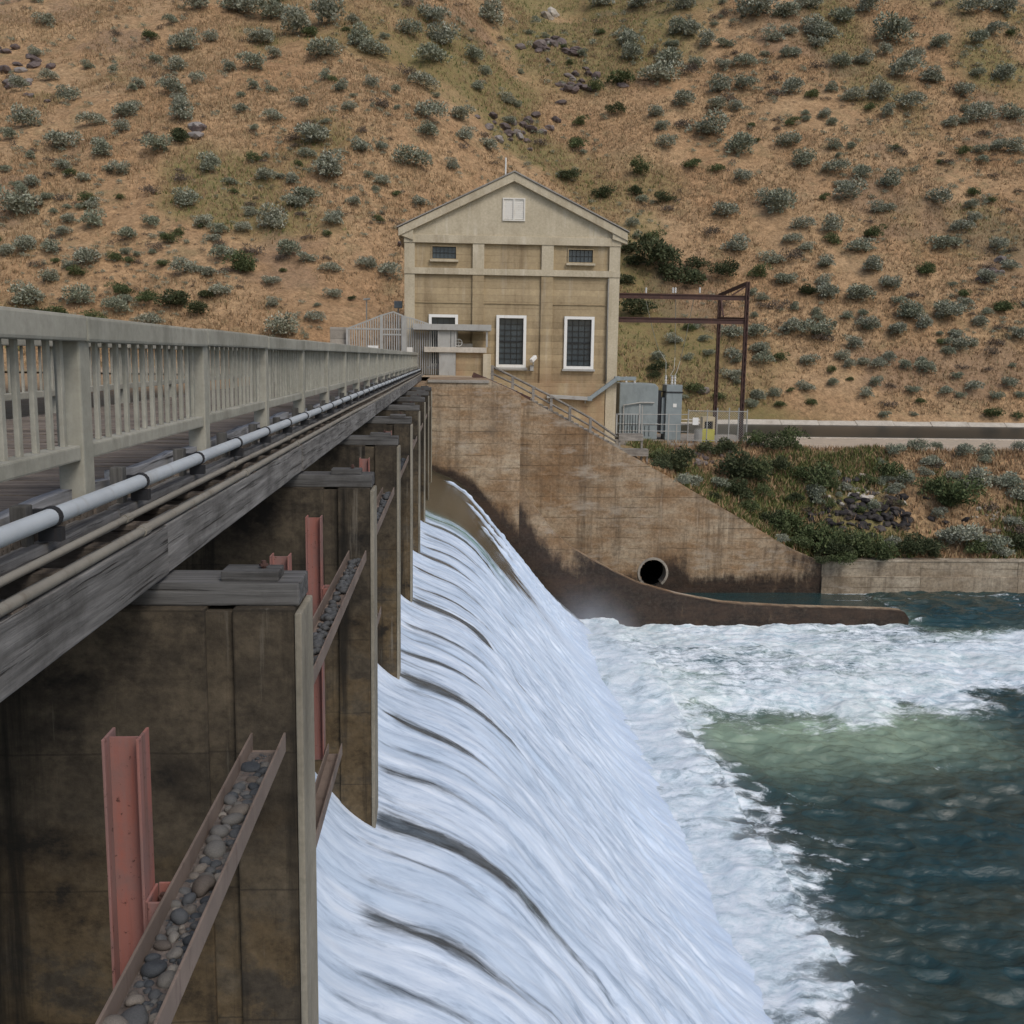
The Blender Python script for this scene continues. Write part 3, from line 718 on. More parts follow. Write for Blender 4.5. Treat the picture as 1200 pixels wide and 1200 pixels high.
# ================================================================== railings
def railing(x, label, nb, group=None):
    t = thing('bridge_railing', label, 'railing', (x, 32, -.95)); o_ = wloc(t)
    npost = 21; y_0 = 6.16-2.97*2
    b = MB(); b.box(x-.075,x+.075,-.085,.085,-.97,.07); pm = b.mesh('post','rail_concrete',org=(x,0,-.95),bevel=.012)
    b = MB(); b.box(x-.014,x+.014,-.024,.024,-.545,.060); bm_ = b.mesh('baluster','rail_concrete',org=(x,0,-.95),bevel=.006)
    b = MB(); b.box(x-.105,x+.105,0,2.955,.058,.205); tm = b.mesh('top_rail','rail_concrete',org=(x,0,-.95),bevel=.018)
    b = MB(); b.box(x-.06,x+.06,.085,2.885,-.63,-.54); lm = b.mesh('bottom_rail','rail_concrete',org=(x,0,-.95),bevel=.012)
    for k in range(npost+1):
        y = y_0+2.97*k
        if y > 66: break
        obj('post', pm, t, (0,y-32,R.uniform(-.006,.006)))
        if y+2.97 > 66.5: break
        obj('top_rail', tm, t, (R.uniform(-.005,.005),y-32,R.uniform(-.005,.005))); obj('bottom_rail', lm, t, (0,y-32,R.uniform(-.006,.006)))
        for q in range(nb): obj('baluster', bm_, t, (R.uniform(-.004,.004),y+.085+(q+.5)*2.80/nb-32,0))
railing(-2.21, 'weathered concrete railing with close balusters on the downstream side of the bridge', 14)
railing(-5.62, 'concrete railing on the far side of the bridge, seen through the near balusters', 14)
# ================================================================== walls by the river
def curtain(name, xs, zb, zt, yf, yb, mat, wet, nz=40, hole=None, parent=None):
    xs = np.asarray(xs, float); nx = len(xs); top = zt(xs); V = []; Q = []
    fr = np.linspace(0,1,nz)
    Z = zb + (top[None,:]-zb)*fr[:,None]; Xg = np.repeat(xs[None,:], nz, 0)
    n = fbm(Xg*.8, Z*.8, 4, 401)-.5
    V = np.stack([Xg, yf + n*.05*(fr[:,None] < .999), Z], -1).reshape(-1,3).tolist()
    W = wet(Xg, Z).ravel().tolist()
    for j in range(nz-1):
        for i in range(nx-1):
            if hole and (xs[i]+xs[i+1]-2*hole[0])**2/4 + ((Z[j,i]+Z[j+1,i+1])/2-hole[1])**2 < hole[2]**2: continue
            Q.append((j*nx+i, j*nx+i+1, (j+1)*nx+i+1, (j+1)*nx+i))
    b0 = len(V)
    for i in range(nx): V.append((xs[i], yb, float(top[i]))); W.append(0)
    c0 = len(V)
    for i in range(nx): V.append((xs[i], yb, zb)); W.append(0)
    t0 = (nz-1)*nx
    for i in range(nx-1):
        Q.append((t0+i, t0+i+1, b0+i+1, b0+i)); (None if hole else Q.append((b0+i, b0+i+1, c0+i+1, c0+i))); Q.append((i+1, i, c0+i, c0+i+1))
    Q.append(tuple([j*nx for j in range(nz)] + [b0, c0])); Q.append(tuple([c0+nx-1, b0+nx-1] + [j*nx+nx-1 for j in range(nz-1,-1,-1)]))
    me = bpy.data.meshes.new(name); me.from_pydata(V, [], Q)
    a = me.attributes.new('wet','FLOAT','POINT'); a.data.foreach_set('value', np.array(W, np.float32))
    me.materials.append(M[mat]); me.update()
    return obj(name, me, parent)
ogee = lambda x: np.interp(x, prof[:,0], prof[:,1])
YL = 53.0
def wet_l(x, z): d = z-ogee(x); return 1.0 - .95*sst(.0, 1, d/(.55+.5*np.clip(x+.8,0,5)))
ab = thing('abutment', 'brown stained concrete abutment wall at the end of the spillway', 'wall', (0, YL, -16))
o = curtain('wall_block', np.r_[np.linspace(-8,-1.31,20), np.linspace(-1.29,3.55,44)], -16, lambda x: np.where(x < -1.3, -1.43, np.interp(x,[-1.3,1.95,3.55],[-1.2,-1.2,-1.88])), YL, 61.9, 'abutment_concrete', wet_l, 60)
o.parent = ab; o.location = (0,-YL,16)
b = MB(); b.box(-1.25,1.9,YL-.08,YL+.6,-1.32,-1.19); b.build('coping','far_concrete',ab,bevel=.02)
tx_ = [3.55,4.4,5.45,6.5,7.76,8.9,10.08,12.3,14.75,18,21.5,24.0,24.7,24.95]; tz_ = [-6.38,-7.75,-9.13,-10.0,-10.73,-11.35,-11.88,-12.5,-12.95,-13.15,-13.25,-13.32,-13.4,-13.75]
tr = thing('training_wall', 'dark wet curved training wall sloping from the spillway into the foam', 'wall', (14, YL, -16))
wt = lambda x, z: .95 - .85*sst(-2.3,-.1, z-np.interp(x,tx_,tz_))*(1-sst(4.5,9,x)) - .12*sst(9,16,x)
o = curtain('wall_block', np.linspace(3.552,24.95,90), -16, lambda x: np.interp(x,tx_,tz_), YL+.02, YL+.85, 'abutment_concrete', wt, 30)
o.parent = tr; o.location = (-14,-YL,16)
wg = thing('wing_wall', 'brown concrete wing wall sloping down from the powerhouse to the river', 'wall', (13, YR, -16))
wr = lambda x, z: .25*sst(-10,-12,z) + .55*sst(-12.4,-13.6,z) + .55*np.exp(-((x-13.4)/.7)**2)*sst(-11,-12.5,z) + .3*sst(10,22,x)*sst(-2.0,-.2,z-ztop(x))
cul = at(765,671,Y=YR)
o = curtain('wall_block', np.linspace(3.3,22.6,130), -16, lambda x: ztop(x)+.02, YR, YR+1.0, 'abutment_concrete', wr, 90, hole=(cul[0],cul[2],.80))
o.parent = wg; o.location = (-13,-YR,16)
b = MB(); n = 28
P_ = []; Q_ = []
for k in range(n+1):
    a = -.9+ (math.pi+1.8)*k/n; c_, s_ = math.cos(a), math.sin(a)
    for rr, dy in ((.80,.9),(.80,-.06),(.94,-.06),(.94,.06)): P_.append((cul[0]+c_*rr, YR+dy, cul[2]+s_*rr))
for k in range(n):
    for j in range(3): Q_.append((k*4+j,k*4+j+1,k*4+5+j,k*4+4+j))
b.add(P_,Q_); b.build('culvert_ring','far_concrete',wg,smooth=False)
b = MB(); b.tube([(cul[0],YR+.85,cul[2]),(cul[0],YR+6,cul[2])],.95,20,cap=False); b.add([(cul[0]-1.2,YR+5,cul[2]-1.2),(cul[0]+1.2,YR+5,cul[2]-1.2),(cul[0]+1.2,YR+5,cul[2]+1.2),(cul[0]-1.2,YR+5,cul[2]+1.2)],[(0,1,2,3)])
b.build('culvert_barrel','void_shade',wg)  # barrel painted near-black for the shade inside the culvert
rw = thing('river_wall', 'low grey concrete wall along the river bank on the right', 'wall', (30, YR, -16))
xs = list(np.arange(22.62, 66, 6.2))
for i, x in enumerate(xs):
    hw = lambda X, Z: .30*sst(-12.6,-13.6,Z) + .55*sst(-13.45,-13.85,Z)
    o = curtain('wall_panel', np.linspace(x, x+6.18, 26), -16, lambda X: np.full_like(X, -12.05), YR-.02+R.uniform(-.02,.02), YR+.7, 'bank_concrete', hw, 24); o.parent = rw; o.location = (-30,-YR,16)
    b = MB(); b.box(x,x+6.19,YR-.14,YR+.5,-16,-12.95+R.uniform(-.03,.03)); o = b.build('base_course','bank_concrete',rw,bevel=.03)
b = MB(); b.box(22.7,66,YR-.06,YR+.75,-12.045,-11.93); b.build('coping','bank_concrete',rw,bevel=.025)

# ================================================================== power house
YF = 68.0
def Hx(px, py=340): return float(at(px,py,Y=YF)[0])
def Hz(px, py): return float(at(px,py,Y=YF)[2])
xL, xR = -3.10, 10.88; xc = (xL+xR)/2
ph = thing('powerhouse', 'tan concrete powerhouse with pitched gable and tall white-framed windows', 'building', (xc, 78, -6.5))
zE = 7.45; zA = 11.2      # wall head at the eaves, inner apex
wins = []
def win(px0,px1,py0,py1): return (Hx(px0,(py0+py1)/2),Hx(px1,(py0+py1)/2),Hz((px0+px1)/2,py1),Hz((px0+px1)/2,py0))
small = [win(506,535,288,303.5), win(666,695.5,292,308)]
tall = [win(503,536,369,429), win(582,616,370,430), win(661.5,695.5,371.5,432)]
def wall_holes(x0,x1,z0,z1,holes,y,yb):
    b = MB(); X = sorted({x0,x1,*[h[0] for h in holes],*[h[1] for h in holes]}); Z = sorted({z0,z1,*[h[2] for h in holes],*[h[3] for h in holes]})
    for i in range(len(X)-1):
        for j in range(len(Z)-1):
            cx_, cz_ = (X[i]+X[i+1])/2, (Z[j]+Z[j+1])/2
            if any(h[0] < cx_ < h[1] and h[2] < cz_ < h[3] for h in holes): continue
            b.add([(X[i],y,Z[j]),(X[i+1],y,Z[j]),(X[i+1],y,Z[j+1]),(X[i],y,Z[j+1])],[(0,1,2,3)])
    for h in holes:
        for (a, c) in (((h[0],h[2]),(h[1],h[2])),((h[1],h[2]),(h[1],h[3])),((h[1],h[3]),(h[0],h[3])),((h[0],h[3]),(h[0],h[2]))):
            b.add([(a[0],y,a[1]),(c[0],y,c[1]),(c[0],yb,c[1]),(a[0],yb,a[1])],[(0,1,2,3)])
    return b
yW = YF+.14
b = wall_holes(xL+.02,xR-.02,-6.5,zE,small+tall,yW,yW+.42)
b.add([(xL+.02,yW,zE),(xR-.02,yW,zE),(xc,yW,zA)],[(0,1,2)])
b.build('front_wall','house_wall',ph)
b = MB(); b.prism([(xL,-6.5),(xR,-6.5),(xR,zE),(xc,zA+.1),(xL,zE)],'y',yW+.45,92); b.build('body','house_wall',ph)
bt, bb = Hz(600,277), Hz(600,286.5); b2t, b2b = Hz(600,315.5), Hz(600,323)
# pilasters: lower and upper range
for a, c in ((474,486),(553.5,567),(634,648),(713,727)):
    x0, x1 = Hx(a), Hx(c)
    if a == 474: x0 = xL-.02
    if a == 713: x1 = xR+.02
    b = MB(); b.box(x0,x1,YF-.02,yW+.3,-6.5,b2b); b.build('pilaster','house_wall' if 500 < a < 700 else 'house_trim',ph,bevel=.015)
    b = MB(); b.box(x0,x1,YF-.05,yW+.3,b2t,bb); b.build('pilaster','house_trim',ph,bevel=.015)
b = MB(); b.box(xL-.05,xR+.05,YF-.10,yW+.3,bb,bt); b.build('string_course','house_trim',ph,bevel=.02)
b = MB(); b.box(xL-.04,xR+.04,YF-.075,yW+.3,b2b,b2t); b.build('string_course','house_trim',ph,bevel=.02)
b = MB(); b.box(xL+.4,xR-.4,YF+.08,yW+.3,Hz(600,355.5),Hz(600,356.3)); b.build('form_joint','house_wall',ph)
# tympanum slab, proud of the wall, and plinth
b = MB(); b.prism([(xL+.1,bt),(xR-.1,bt),(xR-.1,8.0),(xc,11.35),(xL+.1,8.0)],'y',YF+.03,yW+.2); b.build('gable_panel','house_trim',ph)
b = MB(); b.box(Hx(566),Hx(712),YF-.06,yW+.2,-6.5,Hz(650,449)); b.build('plinth','house_wall',ph,bevel=.02)
# raking cornices and roof
ap = Hz(601,202.5); eL = Hx(467,271), Hz(467,271); eR = Hx(735,274), Hz(735,274); ez = (eL[1]+eR[1])/2; apx = xc
tk = .50
for sgn, ex in ((-1,eL[0]),(1,eR[0])):
    b = MB(); b.prism([(ex,ez-tk+.1),(ex,ez+.12),(apx,ap),(apx,ap-tk-.05)],'y',YF-.30,yW+.3); b.build('raking_cornice','house_trim',ph,bevel=.02)
    b = MB(); b.prism([(ex+sgn*.10,ez+.12),(ex+sgn*.10,ez+.20),(apx,ap+.10),(apx,ap+.005)],'y',YF-.38,92.3); b.build('roof_slope','roof_metal',ph)
    x0, x1 = (ex, xL+.55) if sgn < 0 else (xR-.55, ex)
    b = MB(); b.prism([(x0,ez-.30),(x1,ez-.62),(x1,ez+.1),(x0,ez+.1)],'y',YF-.22,YF+.4); b.build('eave_block','house_trim',ph,bevel=.02)
    b = MB(); b.box(ex,(xL if sgn < 0 else xR),YF+.4,92,ez-.45,ez+.1); b.build('side_cornice','house_trim',ph)
b = MB(); b.tube([(Hx(593,203),YF+.5,ap-.5),(Hx(593,203),YF+.5,Hz(593,183))],.05,8); b.build('lightning_rod','white_paint',ph)
# louvre
lx0,lx1,lz0,lz1 = win(589,615.5,232,259)
b = MB(); 
for (a,c,d,e) in ((lx0,lx1,lz0,lz0+.09),(lx0,lx1,lz1-.09,lz1),(lx0,lx0+.09,lz0+.09,lz1-.09),(lx1-.09,lx1,lz0+.09,lz1-.09),((lx0+lx1)/2-.05,(lx0+lx1)/2+.05,lz0+.09,lz1-.09)): b.box(a,c,YF-.06,YF+.10,d,e)
lo = b.build('louvre_frame','louver_paint',ph)
for k in range(10):
    z = lz0+.12+(lz1-lz0-.24)*k/9.6
    b = MB(); b.prism([(YF-.01,z),(YF+.012,z+.15),(YF+.027,z+.15),(YF+.005,z)],'x',lx0+.08,lx1-.08); b.build('louvre_slat','louver_paint',lo)
# windows
def window(h, tallw):
    x0,x1,z0,z1 = h; fw = .155 if tallw else .03
    b = MB(); y0, y1 = (YF-.04, yW+.25) if tallw else (YF+.06, yW+.25)
    e = .03
    b.box(x0-e,x1+e,y0,y1,z0-e,z0+fw); b.box(x0-e,x1+e,y0,y1,z1-fw,z1+e); b.box(x0-e,x0+fw,y0+.003,y1,z0+fw,z1-fw); b.box(x1-fw,x1+e,y0+.003,y1,z0+fw,z1-fw)
    f = b.build('window','white_paint' if tallw else 'house_wall',ph)
    b = MB(); b.box(x0+fw,x1-fw,yW+.16,yW+.18,z0+fw,z1-fw); b.build('pane','glass_dark',f)
    b = MB(); nx_, nz_ = (4,8) if tallw else (6,2); gx0,gx1,gz0,gz1 = x0+fw,x1-fw,z0+fw,z1-fw; yb_ = yW+.10
    for k in range(nx_+1): q = gx0+(gx1-gx0)*k/nx_; r_ = .012 if 0 < k < nx_ else .03; b.box(q-r_,q+r_,yb_,yb_+.055,gz0,gz1)
    for k in range(nz_+1): q = gz0+(gz1-gz0)*k/nz_; r_ = .012 if 0 < k < nz_ else .03; r_ = .05 if (tallw and k == 4) else r_; b.box(gx0,gx1,yb_-.004,yb_+.05,q-r_,q+r_)
    b.build('muntin_grid','black_bar',f)
    b = MB(); b.box(x0-.12,x1+.12,YF-.12,yW+.1,z0-.17,z0-.033); b.build('sill','house_trim' if not tallw else 'galv_metal',f,bevel=.01)
for h in small: window(h, False)
for h in tall: window(h, True)
dpx = Hx(711.5,390)
b = MB(); b.tube([(dpx,YF-.06,Hz(711,327)),(dpx,YF-.06,Hz(711,447))],.055,10); b.build('downpipe','conduit_paint',ph,smooth=True)
b = MB(); b.tube([(Hx(584,434),YF-.10,Hz(584,433.5)),(Hx(626,434),YF-.10,Hz(626,434.5))],.03,6); b.build('conduit_run','conduit_paint',ph)
# rust and lime marks are left to the wall material; cable tray
ct = thing('cable_tray', 'grey cable duct bending along the foot of the powerhouse wall', 'duct', (Hx(690),YF-.3,Hz(690,467)))
tp = [(640,464),(690,467),(722,443.5),(744,443.5)]
pts = [(Hx(a,c),YF-.36,Hz(a,c)) for a,c in tp]
for i in range(3):
    b = MB(); b.bar(pts[i],pts[i+1],.34,.24); b.build('duct_run','galv_metal' if i == 0 else 'tank_paint',ct,bevel=.02)
b = MB()
for i in (1,2): b.box(pts[i][0]-.16,pts[i][0]+.16,YF-.545,YF-.175,pts[i][2]-.15,pts[i][2]+.15)
b.build('elbow','tank_paint',ct,bevel=.04)
b = MB(); b.box(pts[0][0]+.05,pts[0][0]+.13,YF-.3,YF+.1,pts[0][2]-.3,pts[0][2]); b.box(pts[1][0]-.3,pts[1][0]-.22,YF-.3,YF+.1,pts[1][2]-.3,pts[1][2]); b.build('support_arm','galv_metal',ct)
sc_ = thing('security_camera', 'white security camera on a wall bracket between two tall windows', 'camera', (Hx(624,432),YF-.2,Hz(624,436)))
b = MB(); b.bar((Hx(621.5,421),YF-.75,Hz(621.5,423)),(Hx(627,418),YF-.35,Hz(627,418)),.22,.24); b.build('housing','white_paint',sc_,bevel=.03)
b = MB(); b.tube([(Hx(625,420),YF-.4,Hz(625,420)),(Hx(624.5,427),YF-.3,Hz(624.5,427)),(Hx(624.5,432),YF+.1,Hz(624.5,432))],.05,8); b.build('arm','galv_metal',sc_)
b = MB(); b.box(Hx(622.5),Hx(626.5),YF-.2,YF+.1,Hz(624,434.5),Hz(624,428)); b.build('junction_box','galv_metal',sc_)

# ================================================================== gate, shelter at the end of the bridge
YG = 66.2
def Gp(px, py, Y=None): v = at(px,py,Y=Y or YG); return float(v[0]), float(v[2])
gt = thing('entrance_gate', 'pale steel bar gate with pitched top closing the bridge end', 'gate', (-4.6,YG,-.95))
gxs = np.array([407,432,447,461,472,486,512]); gys = np.array([385,375.5,369.5,365.5,370,374,383.5])
prevt = None
for px in np.arange(407,474.5,2.75):
    py = float(np.interp(px,gxs,gys)); x, z = Gp(px,py)
    b = MB(); b.box(x-.032,x+.032,YG-.025,YG+.025,-.93,z); b.build('bar','galv_metal',gt)
for a, c in ((447,.11),(473.5,.14),(407,.08)):
    x, z = Gp(a, float(np.interp(a,gxs,gys))); b = MB(); b.box(x-c,x+c,YG-.08,YG+.08,-.95,z+.03); b.build('gate_post','galv_metal',gt)
b = MB()
tops = [Gp(a,c) for a,c in zip(gxs[:5],gys[:5])]
for p, q in zip(tops[:-1],tops[1:]): b.bar((p[0],YG,p[1]),(q[0],YG,q[1]),.07,.09)
xa, z1 = Gp(407,385); xb_, _ = Gp(473,385)
b.box(xa,xb_,YG-.04,YG+.04,z1-.05,z1+.05); b.build('top_rail','galv_metal',gt)
b = MB(); x0, z0 = Gp(449,392); x1, _ = Gp(472,392); b.box(x0,x1,YG-.05,YG+.05,z0-.05,z0+.05); b.box(x0,x1,YG-.05,YG+.05,-.6,-.5); b.build('cross_rail','galv_metal',gt)
x0, z0 = Gp(431,411.5); x1, z1 = Gp(443.5,405); b = MB(); b.box(x0,x1,YG-.10,YG-.06,z0,z1)
tag(b.build('notice_board','white_paint'), 'small blank white notice board on the bar gate', 'sign')
sf = thing('side_fence', 'pale steel bar fence between the gate and the shelter', 'fence', (-1.6,YG,-1.2))
for px in np.arange(477,514,2.6):
    x, zt_ = Gp(px, float(np.interp(px,gxs,gys))); zb_ = -1.15 if px > 495 else -.95
    b = MB(); b.box(x-.03,x+.03,YG-.02,YG+.03,zb_,zt_); b.build('bar','galv_metal',sf)
b = MB(); p = [Gp(a,c) for a,c in ((474,371),(486,374),(513,383.5))]
for q, r_ in zip(p[:-1],p[1:]): b.bar((q[0],YG,q[1]),(r_[0],YG,r_[1]),.07,.08)
x0, z0 = Gp(475,385); x1, _ = Gp(513,385); b.box(x0,x1,YG-.03,YG+.03,z0-.04,z0+.04); b.build('top_rail','galv_metal',sf)
sh = thing('lookout_shelter', 'small flat-roofed shelter with open side in front of the powerhouse', 'shelter', (0.6,66,-1.3))
x0, z0 = Gp(484,386.5); x1, z1 = Gp(575.5,381); b = MB(); b.box(x0,x1,YG-.55,YF-.15,z0,z1); b.build('roof','galv_metal',sh,bevel=.02)
x0, z0 = Gp(497,412.5); x1, z1 = Gp(570,407.5); b = MB(); b.box(x0,x1,YG-.45,YF-.15,z0,z1); b.build('floor_slab','pale_concrete',sh,bevel=.015)
for a, c in ((570.5,.06),(534,.05),(514,.05)):
    x, z = Gp(a,386); b = MB(); b.box(x-c,x+c,YG-.35,YG-.25,Gp(a,407)[1],z); b.build('post','galv_metal',sh)
for (a,c,d,e) in ((514.5,528,387,407),(528.6,534,387,407),(514.5,534,413,441)):
    x0, z0 = Gp(a,e); x1, z1 = Gp(c,d); b = MB(); b.box(x0,x1,YG-.30,YG-.26,z0,z1); b.build('panel','galv_metal',sh)
x0, z0 = Gp(534,446); x1, z1 = Gp(566,413); b = MB(); b.box(x0,x1,YG-.1,YF-.2,-1.4,z1); b.build('base_wall','house_wall',sh)
x0, z0 = Gp(565.5,445); x1, z1 = Gp(575,415); b = MB(); b.box(x0,x1,YG-.4,YF-.2,-1.4,z1); b.build('end_block','house_trim',sh,bevel=.03)
# winch inside the shelter
wn_ = thing('hand_winch', 'small pale hand winch with round wheel inside the shelter', 'winch', (Gp(539,405)[0],YG+.4,Gp(539,407.5)[1]))
wx, wz = Gp(537.5,401.5)
b = MB(); b.tube([(wx+.22*math.cos(t),YG+.2,wz+.22*math.sin(t)) for t in np.linspace(0,6.29,17)],.03,6); b.bar((wx-.22,YG+.2,wz),(wx+.22,YG+.2,wz),.03); b.bar((wx,YG+.2,wz-.22),(wx,YG+.2,wz+.22),.03); b.build('wheel','white_paint',wn_)
b = MB(); b.tube([(wx,YG+.2,wz),(wx,YG+.6,wz)],.05,8); b.box(wx-.15,wx+.9,YG+.4,YG+.8,wz-.32,wz-.05); b.build('gearbox','conduit_paint',wn_,bevel=.03)
b = MB(); x0, z0 = Gp(476.5,413.5,65.2); x1, z1 = Gp(483.5,407,65.2); b.box(x0,x1,65.1,65.3,z0,z1); tag(b.build('control_box','louver_paint',bevel=.02), 'pale control box beside the gate at the railing end', 'box')
b = MB(); x0, z0 = Gp(387,405,66.6); x1, z1 = Gp(407,383.5,66.6); b.box(x0,x1,66.5,66.9,-1.2,z1); tag(b.build('gate_wall','far_concrete',bevel=.03), 'low grey concrete wall left of the bar gate', 'wall')
lp = thing('lamp_post', 'thin lamp post behind the gate, left of the powerhouse', 'lamp', (Gp(429.5,380,74)[0],74,-2))
x, z = Gp(429.5,351,74); b = MB(); b.tube([(x,74,-2.2),(x,74,z)],[.06,.04],8); b.build('pole','galv_metal',lp)
b = MB(); b.bar((x-.2,74,z),(x+.25,73.9,z+.05),.22,.12); b.build('lamp_head','galv_metal',lp,bevel=.02)
fl = thing('utility_box', 'grey utility box on a post by the powerhouse corner', 'lamp', (Gp(466.5,372,72)[0],72,-2))  # plain utility box on a post, gives no light
x0, z0 = Gp(462,361,72); x1, z1 = Gp(471.5,353,72); b = MB(); b.box(x0,x1,71.8,72.2,z0,z1); b.build('housing','tank_paint',fl,bevel=.03)
b = MB(); b.tube([((x0+x1)/2,72,-2.2),((x0+x1)/2,72,z0)],.05,8); b.build('pole','galv_metal',fl)

# ================================================================== stairs down the wing wall
sr_ = thing('stair_railing', 'pale pipe handrail running down the sloping wing wall', 'railing', (6,60.7,-3.5))
YS = 60.75
def Sp(px,py): v = at(px,py,Y=YS); return (float(v[0]),YS,float(v[2]))
b = MB(); b.tube([Sp(576,429),Sp(601,441.5),Sp(646,464.5),Sp(692,490),Sp(723,512)],.07,8); b.build('top_rail','step_wood',sr_,smooth=True)
b = MB(); b.tube([Sp(575,437),Sp(601,449),Sp(646,473.5),Sp(692,499),Sp(722,517.5)],.06,8); b.build('mid_rail','step_wood',sr_,smooth=True)
for px,py in ((577,429),(601,441.5),(625,453.5),(646,464.5),(668,476.5),(692,490)):
    v = Sp(px,py); b = MB(); b.box(v[0]-.08,v[0]+.08,YS-.08,YS+.08,float(ztop(v[0])),v[2]+.05); b.build('post','step_wood',sr_)
b = MB(); b.bar((1.2,YS-.05,-1.02),(4.6,YS-.05,-2.45),.09,.30); b.build('stringer_board','rust_steel',sr_)
st_ = thing('concrete_stairs', 'concrete stairs behind the handrail on the wing wall', 'stairs', (6,61.6,-6))
for k in range(28):
    x = 1.7+k*.31; z = float(ztop(x+.15)); b = MB(); b.box(x,x+.33,61.15,62.6,z-.6,z+.10); b.build('step','far_concrete',st_)
# ================================================================== transformer yard
YT = 72.0
def Tp(px,py,Y=YT): v = at(px,py,Y=Y); return float(v[0]), float(v[2])
pad = MB(); x0,_ = Tp(724,515,70); x1,_ = Tp(880,515,70); pad.box(11.0,x1+1,68.6,78,-6.4,-5.62); tag(pad.build('yard_slab','far_concrete',bevel=.03), 'grey concrete slab of the transformer yard', None, kind='structure')
tk_ = thing('transformer', 'large blue-grey transformer tank with sloping lid beside the powerhouse', 'transformer', (Tp(750,500)[0],YT+1.2,-5.62))
x0,_ = Tp(725.5,480); x1,_ = Tp(771,480); zt_ = Tp(745,449)[1]
b = MB(); b.prism([(x0,-5.62),(x1,-5.62),(x1,zt_-.28),(x1-.25,zt_-.02),(x1-1.1,zt_),(x0,zt_)],'y',YT,YT+2.6); b.build('tank','tank_paint',tk_,bevel=.08)
b = MB()
b.box(x0-.05,x1+.03,YT-.04,YT+2.64,-4.55,-4.45); b.build('stiffener','tank_paint',tk_)
b = MB(); b.box(x1+.03,x1+.28,YT+.3,YT+1.8,-5.1,zt_-.5)
b.build('radiator_and_gap_shade','clamp_black',tk_)  # black box stands in for the shaded gap beside the tank
for k in range(7):
    q = x0+.35+k*(x1-x0-.9)/6; b = MB(); b.box(q-.025,q+.025,YT-.10,YT-.002,-5.3,-4.6); b.build('fin','tank_paint',tk_)
for q, hgt in ((x0+.6,.5),(x0+1.2,.42)):
    b = MB(); b.tube([(q,YT+.9,zt_-.05+hgt*k/6) for k in range(7)],[.10 if k % 2 else .06 for k in range(7)],8); b.build('bushing','porcelain',tk_)
b = MB(); b.tube([(x0+.3,YT-.12,-5.5),(x0+.3,YT-.12,-3.2),(x0+1.5,YT-.12,-3.0),(x1-.3,YT-.12,-3.0)],.05,8); b.build('pipe','galv_metal',tk_)
b = MB(); b.box(x1+.30,x1+.52,YT+.2,YT+1.6,-5.2,Tp(776,466)[1]); b.build('radiator_and_gap_shade','tank_paint',tk_)
t2 = thing('switch_cabinet', 'tall pale blue-grey switch cabinet with bushings on top', 'cabinet', (Tp(789,515)[0],YT,-5.62))
x0,_ = Tp(780,480); x1,_ = Tp(798.5,480); zt_ = Tp(789,451)[1]
b = MB(); b.box(x0,x1,YT-.1,YT+1.4,-5.62,zt_); b.build('body','tank_paint',t2,bevel=.03)
b = MB(); b.box(x0-.05,x1+.05,YT-.16,YT+1.45,zt_-.55,zt_-.47); b.build('band','clamp_black',t2)
b = MB(); b.box(x0+.5,x0+.75,YT-.13,YT-.10,-3.3,-3.05); b.build('plate','white_paint',t2)
for px in (782,789.3,792.8):
    x,_ = Tp(px,445); b = MB(); z1 = Tp(px,440)[1]
    n_ = 7; b.tube([(x,YT+.5,zt_+(z1-zt_)*k/n_) for k in range(n_+1)],[.09 if k % 2 else .06 for k in range(n_+1)],8); b.build('bushing','porcelain',t2)
yb_ = thing('yellow_cabinet', 'small yellow and cream cabinet on the yard slab inside the fence', 'cabinet', (Tp(830,515,70.5)[0],70.5,-5.62))
x0,_ = Tp(822.5,500,70.5); x1,_ = Tp(837,500,70.5); zm = Tp(830,503,70.5)[1]; zt_ = Tp(830,488.5,70.5)[1]
b = MB(); b.box(x0,x1,70.3,71.1,-5.62,zm); b.build('base','yellow_paint',yb_,bevel=.02)
b = MB(); b.box(x0,x0+.14,70.32,71.05,zm+.003,zt_); b.box(x1-.14,x1,70.32,71.05,zm+.003,zt_); b.box(x0+.143,x1-.143,70.32,71.05,zt_-.30,zt_); b.box(x0+.143,x1-.143,70.7,71.05,zm+.003,zt_-.303); b.build('hood','cream_paint',yb_,bevel=.01)
b = MB(); b.box(x0+.16,x0+.38,70.6,70.66,zm+.05,zt_-.35); b.box(x0+.44,x1-.16,70.6,70.66,zm+.05,zt_-.35); b.build('opening_shade','void_shade',yb_)  # solid near-black panels, painted shade of the cabinet hollows
